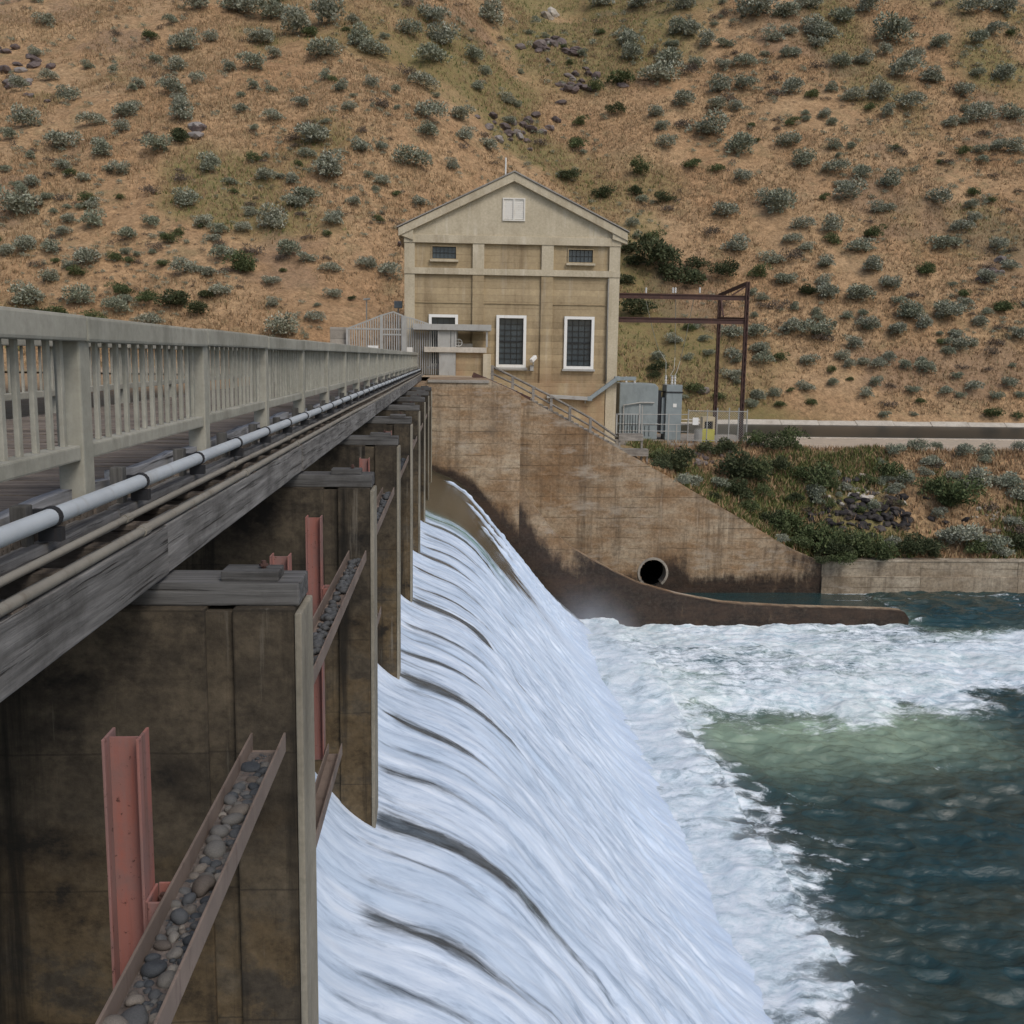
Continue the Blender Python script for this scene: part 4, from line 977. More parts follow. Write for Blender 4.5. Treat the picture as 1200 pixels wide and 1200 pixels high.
# yard fence
fe = thing('yard_fence', 'chain-link fence with pipe posts round the transformer yard', 'fence', (16,69,-5.62))
fxs = [(806.5,490),(829,487),(841,478),(855,478),(866,478),(876,480)]
px_ = [Tp(a,c,69.0) for a,c in fxs]
for (x,z) in px_:
    b = MB(); b.tube([(x,69.0,-5.7),(x,69.0,max(z,-3.3))],.04,8); b.build('post','galv_metal',fe)
b = MB(); b.tube([(px_[0][0],69,-3.4),(px_[-1][0],69,-3.4)],.03,6); b.tube([(px_[0][0],69,-5.4),(px_[-1][0],69,-5.4)],.025,6); b.build('rail','galv_metal',fe)
b = MB(); xa, xb_ = px_[0][0], px_[-1][0]; q = xa-2.0
while q < xb_:
    for s_ in (1,-1):
        p0 = [q, -5.4]; p1 = [q+2.0, -3.4]
        if s_ < 0: p0, p1 = [q,-3.4],[q+2.0,-5.4]
        a = max(0,(xa-q)/2.0); e = min(1,(xb_-q)/2.0)
        if e > a: b.bar((p0[0]+(p1[0]-p0[0])*a,69.0,p0[1]+(p1[1]-p0[1])*a),(p0[0]+(p1[0]-p0[0])*e,69.0,p0[1]+(p1[1]-p0[1])*e),.010)
    q += .16
b.build('wire_mesh','galv_metal',fe)
yr = thing('yard_railing', 'low steel pipe railing in front of the transformer tank', 'railing', (13,69.5,-5.62))
for px,py in ((753,475),(784,485),(793,498)):
    x,z = Tp(px,py,69.6); b = MB(); b.box(x-.035,x+.035,69.56,69.63,-5.62,z); b.build('post','galv_metal',yr)
xa = Tp(726,485,69.6)[0]; xb_ = Tp(806,485,69.6)[0]
for py in (486,497,505):
    z = Tp(760,py,69.6)[1]; b = MB(); b.tube([(xa,69.6,z),(xb_,69.6,z+R.uniform(-.05,.05))],.03,6); b.build('rail','galv_metal',yr)
# wooden steps at the foot of the stairs
ws = thing('wooden_steps', 'grey wooden step platform at the bottom of the wing wall stairs', 'steps', (Tp(740,530,62)[0],62,-6.4))
YP = 62.2
x0,_ = Tp(726,520,YP); x1,_ = Tp(754.5,520,YP)
for py, dx, dy in ((509,0,.55),(526,.25,0)):
    z = Tp(740,py,YP)[1]
    for k in range(3): b = MB(); b.box(x0+dx,x1+dx,YP-.25+dy+k*.26,YP-.02+dy+k*.26,z-.09,z); b.build('tread','step_wood',ws)
    b = MB(); b.box(x0+dx,x1+dx,YP-.30+dy,YP-.252+dy,z-.42,z-.02); b.build('riser','step_wood',ws)
    for q in (x0+dx+.06, x1+dx-.06): b = MB(); b.box(q-.06,q+.06,YP-.22+dy,YP-.10+dy,-7.9,z-.09); b.build('leg','step_wood',ws)
z0 = Tp(740,486,YP)[1]
for px in np.arange(729,752,3.2):
    x,_ = Tp(px,500,YP); b = MB(); b.box(x-.018,x+.018,YP+1.12,YP+1.145,Tp(px,509,YP)[1],z0-.06); b.build('baluster','black_bar',ws)
b = MB(); x,_ = Tp(815,495,68.93); b.box(x-.2,x+.2,68.9,68.94,-4.35,-3.85); tag(b.build('warning_sign','white_paint'), 'small white sign hung on the yard fence', 'sign')
dr = thing('steel_drum', 'small grey steel drum standing beside the yellow cabinet', 'drum', (Tp(818,515,70.2)[0],70.2,-5.62)); x = dr.location.x
b = MB(); b.tube([(x,70.2,-5.62),(x,70.2,-5.3),(x,70.2,-5.28),(x,70.2,-5.0),(x,70.2,-4.98),(x,70.2,-4.72)],[.27,.27,.285,.285,.27,.27],16); b.build('barrel','galv_metal',dr)
b = MB(); b.tube([(x,70.2,-4.718),(x,70.2,-4.66)],.24,16); b.build('lid','conduit_paint',dr)
for px in (726,753): x,_ = Tp(px,500,YP); b = MB(); b.box(x-.04,x+.04,YP+1.1,YP+1.18,Tp(px,509,YP)[1]-.05,z0+(.6 if px == 753 else 0)); b.build('rail_post','galv_metal',ws)
b = MB(); b.box(Tp(726,500,YP)[0],Tp(753,500,YP)[0],YP+1.1,YP+1.16,z0-.06,z0); b.build('hand_rail','galv_metal',ws)
# rusty steel frame carrying the power lines
sf_ = thing('switchyard_frame', 'rusty steel gantry frame reaching from the powerhouse wall', 'gantry', (17,72,-6))
YA, YB = 69.3, 77.5
ax_, az = Tp(876.5,330,YA); bx_, bz = Tp(844,344,YB)
for x,y,z,zb in ((ax_,YA,az,-6.6),(bx_,YB,bz,-6.0)):
    for s_ in (-.09,.09): b = MB(); b.box(x+s_-.03,x+s_+.03,y-.13,y+.13,zb,z); b.build('post','rust_steel',sf_)
    b = MB(); b.box(x-.06,x+.06,y-.02,y+.02,zb,z-.01); b.build('post_web','rust_steel',sf_)
    b = MB(); n_ = 22
    for k in range(n_): za = zb+.5+(z-zb-.6)*k/n_; zz = zb+.5+(z-zb-.6)*(k+1)/n_; b.bar((x-.09,y-.135,za),(x+.09,y-.135,zz),.04,.03) if k % 2 else b.bar((x+.09,y-.135,za),(x-.09,y-.135,zz),.04,.03)
    b.build('lacing','rust_steel',sf_)
b = MB(); b.bar((ax_,YA,az-.1),(bx_,YB,bz-.1),.18,.22); b.build('cross_beam','rust_steel',sf_)
b = MB(); b.bar((ax_,YA,Tp(876,374,YA)[1]),(bx_,YB,Tp(844,373,YB)[1]),.16,.2); b.build('cross_beam','rust_steel',sf_)
for py in (345.5, 373.5):
    za = Tp(800,py,YA)[1]; b = MB(); b.box(10.92,ax_,YA-.07,YA+.07,za-.02,za+.02); b.box(10.92,ax_,YA-.012,YA+.012,za-.26,za-.022); b.box(10.92,ax_,YA-.07,YA+.07,za-.30,za-.262); b.build('beam','rust_steel',sf_)
    zb = Tp(800,py-1,YB)[1]; b = MB(); b.box(10.92,bx_,YB-.07,YB+.07,zb-.24,zb); b.build('beam','rust_steel',sf_)
b = MB(); b.bar((ax_-.1,YA,az-.3),(ax_-1.0,YA+.1,Tp(876,346,YA)[1]),.10,.10); b.build('brace','rust_steel',sf_); b = MB(); b.bar((bx_,YB,bz-.1),(bx_-.2,YB-2,Tp(844,372,YB)[1]),.1,.1); b.build('brace','rust_steel',sf_)
for px in (757,788.5,791.5,820):
    x,z = Tp(px,343.5,YA); b = MB(); z1 = Tp(px,337,YA)[1]; b.tube([(x,YA,z+(z1-z)*k/6) for k in range(7)],[.07 if k % 2 else .045 for k in range(7)],8); b.build('insulator','porcelain',sf_)
for i,(pa,pb) in enumerate((((757,352),(772,410)),((792,345),(791,419)),((813,350),(797,423)))):
    xa,za = Tp(*pa,YA+.2); x2,z2 = Tp(*pb,74); b = MB(); n_ = 8
    b.tube([(xa+(x2-xa)*k/n_,YA+.2+(74-YA-.2)*k/n_,za+(z2-za)*k/n_-.18*math.sin(math.pi*k/n_)) for k in range(n_+1)] + [((Tp(789,442)[0]-x2)*.5+x2,73,z2-.8),(Tp(782+i*5,441)[0],YT+.5,Tp(789,441)[1])],.022,5)
    tag(b.build('power_cable','wire_grey'), ['leftmost slack power cable hanging from the rusty gantry','middle straight power cable hanging from the rusty gantry','rightmost slanting power cable hanging from the rusty gantry'][i], 'cable', 'cables hanging from the gantry')

# ================================================================== vegetation and rocks
def bush_mesh(name, seed, mat, n=520, leaf=.085, lobes=9, flat=.75, stem=True):
    r = np.random.RandomState(seed)
    L = []
    for _ in range(lobes):
        a = r.uniform(0,6.28); d = r.uniform(.12,.62); L.append((math.cos(a)*d, math.sin(a)*d, r.uniform(.22,.62)*flat, r.uniform(.26,.40)))
    L[0] = (0,0,.38*flat,.46)
    L = np.array(L); k = r.randint(0,lobes,n); dirs = r.normal(size=(n,3)); dirs[:,2] = np.abs(dirs[:,2])*.9-.15; dirs /= np.linalg.norm(dirs,axis=1)[:,None]
    rad = L[k,3]*r.uniform(.72,1.18,n)
    c = L[k,:3] + dirs*rad[:,None]*[1,1,.95]; c[:,2] = np.maximum(c[:,2], .03)
    u = dirs + r.normal(size=(n,3))*.55; u[:,2] += .35; u /= np.linalg.norm(u,axis=1)[:,None]
    v = np.cross(u, r.normal(size=(n,3))); v /= np.linalg.norm(v,axis=1)[:,None]
    ln = leaf*r.uniform(.8,1.7,n)[:,None]; wd = leaf*r.uniform(.35,.65,n)[:,None]
    q = np.stack([c-u*ln*.6, c+v*wd, c+u*ln, c-v*wd],1).reshape(-1,3)
    me = poly_mesh(name, q, 4, mat)
    return me
SAGE = [bush_mesh('sagebrush', 500+i, 'sage_leaf', 1300, .062, 10+i % 5, 1.35) for i in range(7)]
GRN = [bush_mesh('bush', 600+i, 'green_leaf', 1300, .06, 12, 1.3) for i in range(4)]
DRK = [bush_mesh('bush', 620+i, 'dark_leaf', 1300, .06, 12, 1.3) for i in range(4)]
BRN = [bush_mesh('bush', 640+i, 'brown_leaf', 500, .06, 9, .9) for i in range(3)]
TALL = [bush_mesh('bush', 660+i, 'green_leaf', 1600, .05, 16, 2.2) for i in range(2)]
seen = []; sage_all = []
def where(x, y, px, py):
    if y < 82: return 'the river bank' 
    if px < 200: return 'the far left hillside'
    if px < 470: return 'the hillside left of the powerhouse'
    if px < 740: return 'the hillside above the powerhouse roof'
    if px < 960: return 'the hillside right of the powerhouse'
    return 'the far right hillside'
def height_word(py): return 'high on' if py < 110 else ('midway up' if py < 260 else 'low on')
def plant(px, py, wpx, kind, dim=None):
    p = hit(px, py)
    if p is None: return
    s = wpx/1200*np.linalg.norm(p)*.5*(1.14 if kind != 't' else 1)
    pool_ = dict(s=SAGE,g=GRN,d=DRK,b=BRN,t=TALL)[kind]
    nm = 'sagebrush' if kind == 's' else 'bush'
    o = obj(nm, pool_[R.randrange(len(pool_))], None, (float(p[0]),float(p[1]),float(p[2])-.06*s))
    h = R.uniform(.82,1.12); o.scale = (s*R.uniform(.92,1.08),s*R.uniform(.85,1.1),s*h); o.rotation_euler = (R.uniform(-.12,.05),R.uniform(-.1,.1),R.uniform(0,6.28))
    w_ = where(p[0],p[1],px,py); adj = dict(s='silvery grey-green sagebrush',g='bright green leafy bush',d='dark green dense bush',b='brown dry leafless bush',t='tall narrow green bush')[kind]
    adj = ('large ' if wpx > 30 else ('small ' if wpx < 20 else 'middling ')) + adj
    pre = '' if 'river' in w_ else height_word(py)+' '
    if 'river' in w_: w_ += ' above the river wall' if px > 880 else ' below the yard'
    lab = f'{adj} growing {pre if pre else "on "}{w_}'
    tag(o, lab, 'bush', lab.replace(' growing','es') if nm == 'bush' else lab.replace(' growing',' clumps'))
    seen.append((px,py,wpx))
    if nm == 'sagebrush': sage_all.append((wpx, o))
LS = [(430,105,70),(495,90,40),(415,155,60),(330,200,35),(160,225,55),(295,262,65),(215,285,55),(425,268,70),(285,300,45),(145,335,75),(370,345,70),(235,357,55),(145,392,50),(490,390,60),(280,403,50),(75,430,45),(625,415,60),(435,470,72),(685,425,40),(40,490,100),(715,455,70),(640,522,82),(215,520,65),(300,553,55),(510,540,45),(775,400,90),(845,347,50),(895,425,48),(965,375,88),(830,475,42),(740,320,90),(705,243,45),(800,205,42),(820,252,40),(640,275,50),(565,255,40),(590,155,60),(645,127,42),(755,122,78),(540,160,40),(460,188,40),(400,212,60),(420,232,40),(85,125,35),(115,185,35),(1015,135,80),(990,195,65),(1005,270,70),(1150,345,48),(985,475,42),(1060,390,42),(850,100,70),(875,122,60),(1040,90,80),(1015,40,70),(1105,130,60),(1075,270,60),(1000,310,66),(780,515,60),(680,590,74),(720,610,50),(775,630,50),(635,660,45),(665,770,84),(735,745,50),(520,690,50),(485,640,45),(430,635,60),(210,610,75),(120,585,50),(115,650,52),(60,700,85),(185,700,70),(270,725,60),(910,632,64),(860,620,50),(780,690,45),(640,710,42),(525,600,60),(570,540,40),(350,525,50),(60,580,60),(15,592,44),(60,285,70),(45,200,50),(20,320,40),(105,50,45),(620,95,50),(690,60,90),(640,30,80),(760,40,90),(580,20,80),(540,15,60),(460,10,60),(960,75,60),(1150,40,80),(600,90,50),(150,545,40),(475,525,50),(590,500,40),(690,480,60),(720,365,40),(310,250,40),(870,198,40),(1090,320,50),(1120,205,40),(1190,235,44),(350,755,60),(500,560,40)]
for a,c,w_ in LS: plant(a/2, (c+w_*.28)/2, w_/2*1.05, 's')
for a,c,w_,k in ((290,680,60,'g'),(345,700,60,'g'),(410,705,90,'d'),(270,605,40,'g'),(420,320,50,'d'),(180,640,50,'g'),(130,735,60,'g'),(220,750,60,'g'),(90,745,70,'d'),(380,620,34,'g'),(395,560,50,'g'),(460,730,60,'d'),(730,75,50,'g'),(570,620,80,'g'),(550,450,26,'g'),(485,690,50,'d'),(590,585,60,'b'),(520,575,50,'b'),(740,300,60,'b'),(690,320,50,'b'),(350,445,50,'b'),(430,420,50,'b'),(890,245,50,'b'),(955,170,50,'b'),(850,305,36,'b'),(420,710,50,'d')): plant(a/2,(c+w_*.28)/2,w_/2,k)
RS = [(660,210,58),(545,150,50),(500,105,42),(650,75,40),(715,105,42),(770,150,48),(820,140,50),(870,125,40),(935,140,52),(895,85,90),(865,222,62),(930,245,62),(1060,218,50),(1150,180,62),(1130,75,50),(1030,290,42),(1095,280,62),(1170,268,62),(1145,345,46),(650,332,66),(755,342,45),(535,350,80),(685,380,60),(755,395,62),(540,420,46),(885,430,60),(795,455,74),(635,492,92),(600,470,60),(500,495,70),(1000,470,66),(1055,535,52),(1005,570,72),(1140,580,52),(1115,655,52),(1165,625,46),(685,530,52),(750,535,60),(525,580,68),(655,565,45),(735,620,46),(815,580,62),(845,625,58),(640,655,52),(690,580,40),(610,610,56),(740,690,62),(815,690,74),(885,670,52),(930,735,62),(1020,730,74),(900,775,52),(655,770,60),(715,775,84),(520,785,60),(345,300,42),(335,265,42),(405,240,62),(475,245,52),(490,205,62),(545,200,52),(460,300,92),(345,175,90),(370,145,72),(425,150,50),(495,155,42),(610,90,50),(665,130,36),(570,20,100),(640,30,70),(700,15,60),(780,45,60),(840,20,70),(420,75,60),(455,100,50),(390,70,60),(1150,25,70),(1080,20,60),(1000,105,50),(980,180,60),(800,230,50),(880,265,40),(360,340,50),(530,255,40),(640,130,36),(960,765,50),(835,760,60),(1190,790,50),(1060,715,40),(1095,760,44),(1040,785,40),(730,660,40),(820,410,50),(860,490,50),(1180,350,50),(1090,95,50),(1075,480,40),(1080,510,40),(920,170,70),(990,185,40),(705,70,60),(735,85,60),(300,10,60),(400,10,70),(205,5,60),(270,95,70),(280,130,60)]
for a,c,w_ in RS: plant(600+a/2,(c+w_*.28)/2,w_/2*1.05,'s')
for a,c,w_,k in ((215,455,58,'d'),(320,610,130,'d'),(400,655,100,'d'),(290,725,100,'d'),(355,600,90,'d'),(440,620,70,'d'),(265,655,60,'d'),(575,645,54,'g'),(695,685,46,'d'),(970,635,46,'g'),(420,385,50,'g'),(300,400,60,'g'),(480,395,40,'g'),(130,410,60,'d'),(200,205,50,'g'),(1150,720,50,'g'),(750,565,46,'g'),(850,550,50,'g'),(250,185,70,'g'),(240,260,50,'d'),(330,560,60,'g'),(610,215,50,'b'),(500,230,60,'b'),(420,165,50,'b'),(470,540,50,'b'),(660,600,60,'b'),(620,720,60,'b'),(360,465,50,'d'),(290,450,50,'d'),(940,690,40,'b'),(150,340,50,'g'),(60,330,50,'b'),(720,155,40,'b'),(400,290,50,'b')): plant(600+a/2,(c+w_*.28)/2,w_/2,k)
# river bank planting
B = lambda cx_, cy_: (780+cx_/2.857, 480+cy_/2.857)
for a,c,w_,k in ((30,170,110,'d'),(-40,160,70,'g'),(0,190,60,'d'),(150,150,70,'d'),(200,130,70,'d'),(260,215,150,'d'),(210,260,90,'d'),(300,240,90,'t'),(325,300,60,'t'),(410,110,90,'g'),(340,130,80,'d'),(290,110,70,'g'),(500,240,110,'g'),(440,220,70,'g'),(400,390,130,'g'),(350,370,90,'d'),(520,455,130,'g'),(600,450,110,'g'),(670,475,110,'g'),(560,480,90,'d'),(470,430,110,'g'),(740,490,80,'g'),(860,460,110,'d'),(820,480,70,'d'),(950,300,130,'g'),(900,270,80,'g'),(760,215,80,'g'),(690,250,50,'g'),(180,255,80,'s'),(80,235,80,'s'),(60,255,60,'s'),(840,128,62,'s'),(770,140,62,'s'),(890,180,64,'s'),(870,215,50,'s'),(1005,148,72,'s'),(1070,145,54,'s'),(1065,175,40,'s'),(1050,245,90,'s'),(1150,255,80,'s'),(1190,290,90,'s'),(1110,250,60,'s'),(1000,440,120,'s'),(950,440,80,'s'),(1090,460,100,'s'),(1040,470,70,'g'),(1130,480,60,'s'),(760,455,60,'s'),(800,245,74,'s'),(720,182,38,'s'),(905,128,42,'s'),(965,235,50,'s'),(1190,130,50,'s'),(640,440,60,'s'),(1180,400,80,'b'),(1080,330,60,'b'),(430,300,60,'d'),(380,200,70,'d'),(480,330,60,'b'),(1190,460,70,'d'),(1060,410,50,'b'),(250,290,80,'d'),(280,330,60,'g')):
    px,py = B(a,c+w_*.30); plant(px,py,w_/2.857*(1.35 if k in 'gdt' else 1.15),k)
    if k in 'gd' and w_ > 85:
        for q in range(2): plant(px+R.uniform(-.6,.6)*w_/2.857, py+R.uniform(-.1,.25)*w_/2.857, w_/2.857*R.uniform(.5,.8), k)
for _ in range(26): plant(R.gauss(1015,45), R.gauss(603,16), R.uniform(9,22), R.choice('bbsbg'))
for _ in range(16): plant(R.uniform(900,1195), R.uniform(545,640), R.uniform(14,26), R.choice('ssb'))
# grounds just right of the power house, behind the yard
for px,py,w_,k in ((772,440,26,'d'),(765,445,20,'d'),(735,300,30,'d'),(745,315,30,'d'),(790,405,24,'s'),(806,423,14,'s'),(830,420,16,'s'),(825,402,18,'s'),(860,425,26,'s'),(858,448,28,'s'),(886,400,30,'s'),(893,415,24,'s'),(890,470,24,'s'),(770,425,22,'s'),(800,470,14,'s'),(845,330,40,'d'),(815,335,30,'d'),(785,325,34,'d'),(815,462,30,'g'),(840,470,24,'g')): plant(px,py,w_,k)
for a,c,w_,k in ((215,100,80,'s'),(305,145,70,'d'),(390,150,100,'s'),(515,155,90,'s'),(570,45,90,'s'),(375,35,60,'s'),(635,125,60,'s'),(680,185,65,'s'),(730,235,110,'s'),(535,240,60,'s'),(550,295,70,'s'),(675,305,80,'s'),(785,290,60,'s'),(885,240,100,'s'),(860,200,70,'s'),(230,300,85,'s'),(350,255,70,'s'),(360,330,100,'b'),(350,310,70,'s'),(105,390,90,'s'),(120,430,100,'s'),(15,430,60,'s'),(300,430,110,'s'),(190,420,70,'g'),(450,410,90,'s'),(500,365,100,'s'),(480,450,80,'s'),(540,440,80,'s'),(600,450,90,'s'),(640,420,80,'s'),(710,455,70,'s'),(780,440,70,'s'),(800,465,100,'s'),(930,370,110,'s'),(885,405,70,'s'),(990,370,60,'s'),(1080,350,90,'b'),(1060,395,80,'b'),(1180,325,60,'s'),(940,455,70,'b'),(920,495,60,'s'),(990,540,90,'s'),(880,560,80,'s'),(935,580,50,'s'),(1135,530,80,'s'),(1085,585,70,'s'),(1185,580,60,'s'),(1050,465,50,'b'),(1150,455,40,'s'),(295,540,90,'s'),(410,525,65,'s'),(580,525,80,'s'),(545,570,80,'s'),(645,535,60,'b'),(740,555,80,'s'),(640,610,90,'b'),(770,600,50,'g'),(320,605,60,'g'),(190,610,60,'g'),(170,570,70,'s'),(90,570,60,'s'),(80,610,80,'s'),(15,520,50,'s'),(615,655,60,'s'),(745,655,40,'s'),(1070,650,90,'g'),(1170,675,60,'g'),(235,555,40,'g'),(400,470,60,'g'),(480,510,40,'g'),(920,320,50,'s'),(1020,280,50,'s'),(1110,215,70,'g'),(790,60,70,'g'),(1050,95,70,'s'),(1045,40,80,'b'),(850,360,50,'g')):
    plant(860+a/3.53, 300+(c+w_*.3)/3.53, w_/3.53*.92, k)
for a,c,w_,k in ((50,270,110,'d'),(170,690,60,'b'),(265,830,80,'b'),(400,830,90,'b'),(380,910,160,'g'),(430,560,60,'b'),(630,290,90,'b'),(700,180,70,'b'),(640,210,50,'b'),(1060,90,70,'b'),(540,620,90,'b'),(650,640,80,'b'),(690,750,90,'b'),(780,860,80,'b'),(560,860,90,'b'),(345,1005,60,'b'),(115,900,70,'b'),(40,740,80,'g'),(150,710,50,'g'),(1060,640,50,'b'),(910,1070,60,'d'),(1000,690,50,'b'),(40,420,60,'b'),(560,925,60,'g'),(600,600,50,'g')):
    plant(200+a/4.286, 100+(c+w_*.3)/4.286, w_/4.286*.85, k)
# small fill, clustered
fills = 0; tries = 0
dens = lambda px,py: float(fbm(np.array(px*.012), np.array(py*.016), 3, 701))
while fills < 190 and tries < 4000:
    tries += 1
    px, py = R.uniform(-10,1210), R.uniform(-6,410)
    if dens(px,py) < R.uniform(.38,.62): continue
    if 465 < px < 740 and py > 200: continue
    if py > 365 and px < 480: continue
    if any((px-a)**2+((py-c)*1.3)**2 < (w_*.42)**2 for a,c,w_ in seen): continue
    plant(px, py, R.uniform(9,20), R.choice('sssbbg')); fills += 1
# the 300 that show largest stay individuals; the smaller ones are joined into one mass
sage_all.sort(key=lambda q: -q[0]); Q = []
for w_, o in sage_all[300:]:
    mt = np.array(o.matrix_basis); me = o.data; co = np.empty(len(me.vertices)*3, np.float32); me.vertices.foreach_get('co', co); co = co.reshape(-1,3)
    Q.append(co @ mt[:3,:3].T + mt[:3,3]); bpy.data.objects.remove(o)
if Q: tag(obj('sagebrush_scatter', poly_mesh('sagebrush_scatter', np.concatenate(Q), 4, 'sage_leaf')), 'smaller sagebrush clumps scattered over the hillside', None, kind='stuff')
# far shrubs and dry tussocks as one mass
rs = np.random.RandomState(3)
def leaf_mass(name, px, py, wlo, whi, mat, per, label, leaf):
    Q = []
    src = [np.array([v.co[:] for v in m_.vertices]).reshape(-1,4,3) for m_ in (SAGE if 'sage' in mat else BRN)]
    for a, c in zip(px, py):
        p = hit(a, c)
        if p is None: continue
        s = rs.uniform(wlo,whi)/1200*np.linalg.norm(p)*.5; k = src[rs.randint(len(src))]; k = k[rs.choice(len(k), per, False)]
        q = k*s; q = q.copy(); ctr = k.mean(1,keepdims=True)*s; q = ctr + (q-ctr)*leaf
        Q.append((q + p).reshape(-1,3))
    me = poly_mesh(name, np.concatenate(Q), 4, mat); tag(obj(name, me), label, None, kind='stuff')
A = [(rs.uniform(-20,1220), rs.uniform(-8,400)) for _ in range(3600)]
A = [p for p in A if dens(*p) > rs.uniform(.36,.60)]
leaf_mass('low_scrub', [p[0] for p in A[:1200]], [p[1] for p in A[:1200]], 5, 13, 'sage_leaf', 110, 'small scattered sagebrush seedlings over the hillside', 1.7)
leaf_mass('dry_scrub', [p[0] for p in A[1200:1900]], [p[1] for p in A[1200:1900]], 5, 14, 'brown_leaf', 90, 'small dry brown scrub over the hillside', 1.6)
# dry grass tussocks
def grass(name, x0,x1,y0,y1,n,h,mat,label,mask):
    x = rs.uniform(x0,x1,n*3); y = rs.uniform(y0,y1,n*3); k = mask(x,y) > rs.uniform(0,1,n*3); x = x[k][:n]; y = y[k][:n]; n = len(x)
    z = ground(x,y); c = np.stack([x,y,z-.03],1); T = []
    for j in range(3):
        a = rs.uniform(0,6.28,n); wv = rs.uniform(.03,.07,n)*h*2.5; hh = h*rs.uniform(.5,1.3,n); ln = rs.normal(size=(n,2))*.35*hh[:,None]
        d = np.stack([np.cos(a)*wv, np.sin(a)*wv, 0*a],1); off = np.stack([rs.normal(size=n)*.12, rs.normal(size=n)*.12, 0*a],1)
        T.append(np.stack([c+off-d, c+off+d, c+off+np.stack([ln[:,0],ln[:,1],hh],1)],1))
    me = poly_mesh(name, np.concatenate(T).reshape(-1,3), 3, mat); tag(obj(name, me), label, None, kind='stuff')
hm = lambda x,y: (y > 84+21*sst(-16,24,x)+.5)*sst(.30,.62,fbm(x*.12,y*.12,3,711))*(np.abs(x-y*.04) < y*.62+6)
grass('dry_grass', -85,150,84,215,150000,.40,'dry_grass','dry straw-coloured grass covering the hillside',hm)
gmk = lambda x,y: (y > 84+21*sst(-16,24,x)+.5)*sst(.52,.68,fbm(x*.045+7,y*.045,4,31))*(np.abs(x-y*.04) < y*.62+6)
grass('green_grass', -85,150,84,215,26000,.45,'green_grass','patches of green grass on the hillside',gmk)
hp = hit(1015,602)
bmk = lambda x,y: (x > 12)*(y < 70)*(1-.97*np.exp(-((x-hp[0])/3.2)**4-((y-hp[1])/1.6)**4))
grass('bank_grass', 12,48,60.9,70.5,9000,.38,'dry_grass','dry grass on the river bank slope',bmk)
grass('bank_weeds', 12,48,60.9,69,9000,.42,'green_grass','green weeds on the river bank slope',lambda x,y: bmk(x,y)*sst(.42,.6,fbm(x*.16,y*.16,3,41)))
# rocks
RK = [stone_mesh('rock', 800+i, 'hill_rock', 2, .75, .5) for i in range(4)]; DK = [stone_mesh('rock', 820+i, 'dark_rock', 2, .7, .5) for i in range(3)]; PK = [stone_mesh('rock', 840+i, 'pale_rock', 2, .7, .5) for i in range(3)]
for pool_ in (RK,DK,PK):
    for me in pool_:
        for v in me.vertices: v.co *= R.uniform(.82,1.14)
        for p in me.polygons: p.use_smooth = False
def rocks(n, cx_, cy_, sx, sy, w0, w1, pool_, label, grp):
    for _ in range(n):
        px, py = R.gauss(cx_,sx), R.gauss(cy_,sy); p = hit(px,py)
        if p is None: continue
        s = R.uniform(w0,w1)/1200*np.linalg.norm(p)*.5
        o = obj('rock', pool_[R.randrange(len(pool_))], None, (float(p[0]),float(p[1]),float(p[2])+s*.1)); o.scale = (s*R.uniform(.8,1.3),s,s*R.uniform(.7,1.1)); o.rotation_euler = (R.uniform(-.4,.4),R.uniform(-.4,.4),R.uniform(0,6.28))
        tag(o, label, 'rock', grp)
def rk(n, cx_, cy_, sx, sy, w0, w1, pool_, lab): rocks(n,cx_,cy_,sx,sy,w0,w1,pool_,lab,lab)
rk(16,645,55,12,8,6,14,RK,'purplish rock of the outcrop high above the powerhouse roof')
rk(2,645,24,4,4,12,18,PK,'pale boulder topping the outcrop above the powerhouse roof')
rk(22,680,96,14,9,6,14,RK,'rock of the rubble patch right of the roof outcrop')
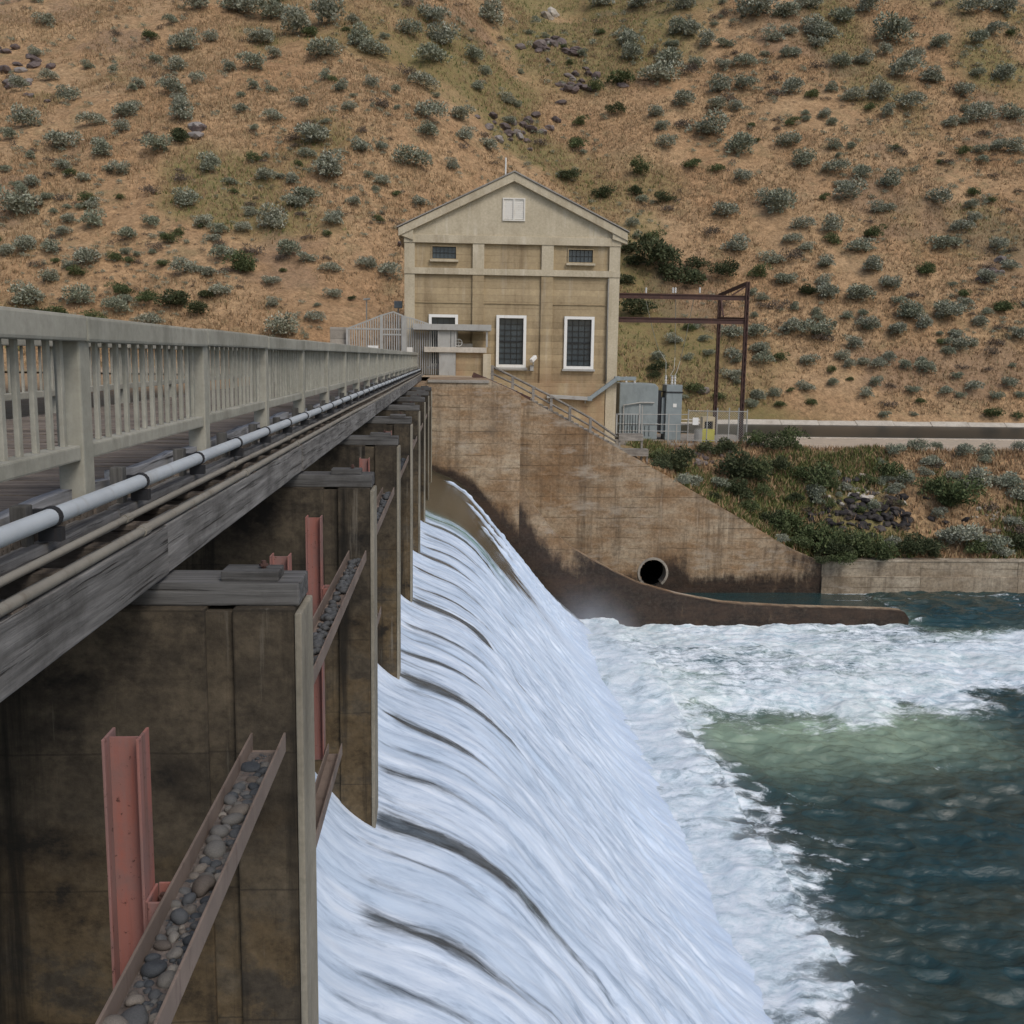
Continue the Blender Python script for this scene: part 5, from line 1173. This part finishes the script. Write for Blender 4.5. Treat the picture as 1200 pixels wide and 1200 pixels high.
rk(26,610,152,26,9,6,16,RK,'rock of the dark scree just above the powerhouse roof')
rk(24,20,85,18,22,6,13,RK,'dark rock of the scree at the upper left corner')
rk(3,232,152,5,4,14,22,RK,'brown boulder beside a dark bush left of the powerhouse')
rk(5,1165,325,10,6,10,18,RK,'brown boulder low on the hillside at the right edge')
rk(8,480,285,6,10,8,16,RK,'boulder against the left corner of the powerhouse')
rk(110,1012,603,40,15,5,13,DK,'dark burnt rock in the heap on the river bank')
rk(40,1010,580,26,12,4,10,PK,'pale stone scattered above the dark heap on the bank')
rk(20,1160,612,22,8,4,9,PK,'pale stone among sagebrush at the right end of the bank')
rk(20,1190,640,14,8,4,9,DK,'dark rock above the river wall at the right edge')
rk(30,820,540,14,8,5,10,RK,'rock in the rubble under the transformer yard')
rk(1,823,462,1,1,18,20,RK,'single grey boulder behind the transformer yard')
# ================================================================== spray hanging over the foot of the falls
m = NT('spray'); t = m.t
for n_ in list(t.nodes):
    if n_.type == 'BSDF_PRINCIPLED': t.nodes.remove(n_)
pv = m.n('ShaderNodeVolumePrincipled'); pv.inputs['Color'].default_value = (.93,.96,1,1); pv.inputs['Anisotropy'].default_value = .2
sp = m.sep(m.raw)
cz_ = m.rng(sp[2], .3, 3.4, 1, 0); cx1 = m.rng(sp[0], -3.2, -.4, 0, 1); cx2 = m.rng(sp[0], -.9, 1.7, 1, 0); ce = m.rng(m.math('ABSOLUTE', sp[1]), 17, 22, 1, 0)
den = m.math('MULTIPLY', m.math('MULTIPLY', cz_, cx1), m.math('MULTIPLY', cx2, ce))
den = m.math('MULTIPLY', den, m.ramp(m.noise(scale=.45, detail=3, co=m.raw), [(.32,.15),(.65,1.)]))
m.l(m.math('MULTIPLY', den, .24), pv.inputs['Density'])
m.l(pv.outputs[0], t.nodes['Material Output'].inputs['Volume'])
b = MB(); b.box(4.0,11.4,9,52.6,-14.6,-10.4); o = b.build('spray_mist','spray',org=(7.6,30.5,-14)); tag(o, 'pale spray mist hanging over the foot of the spillway', None, kind='stuff')
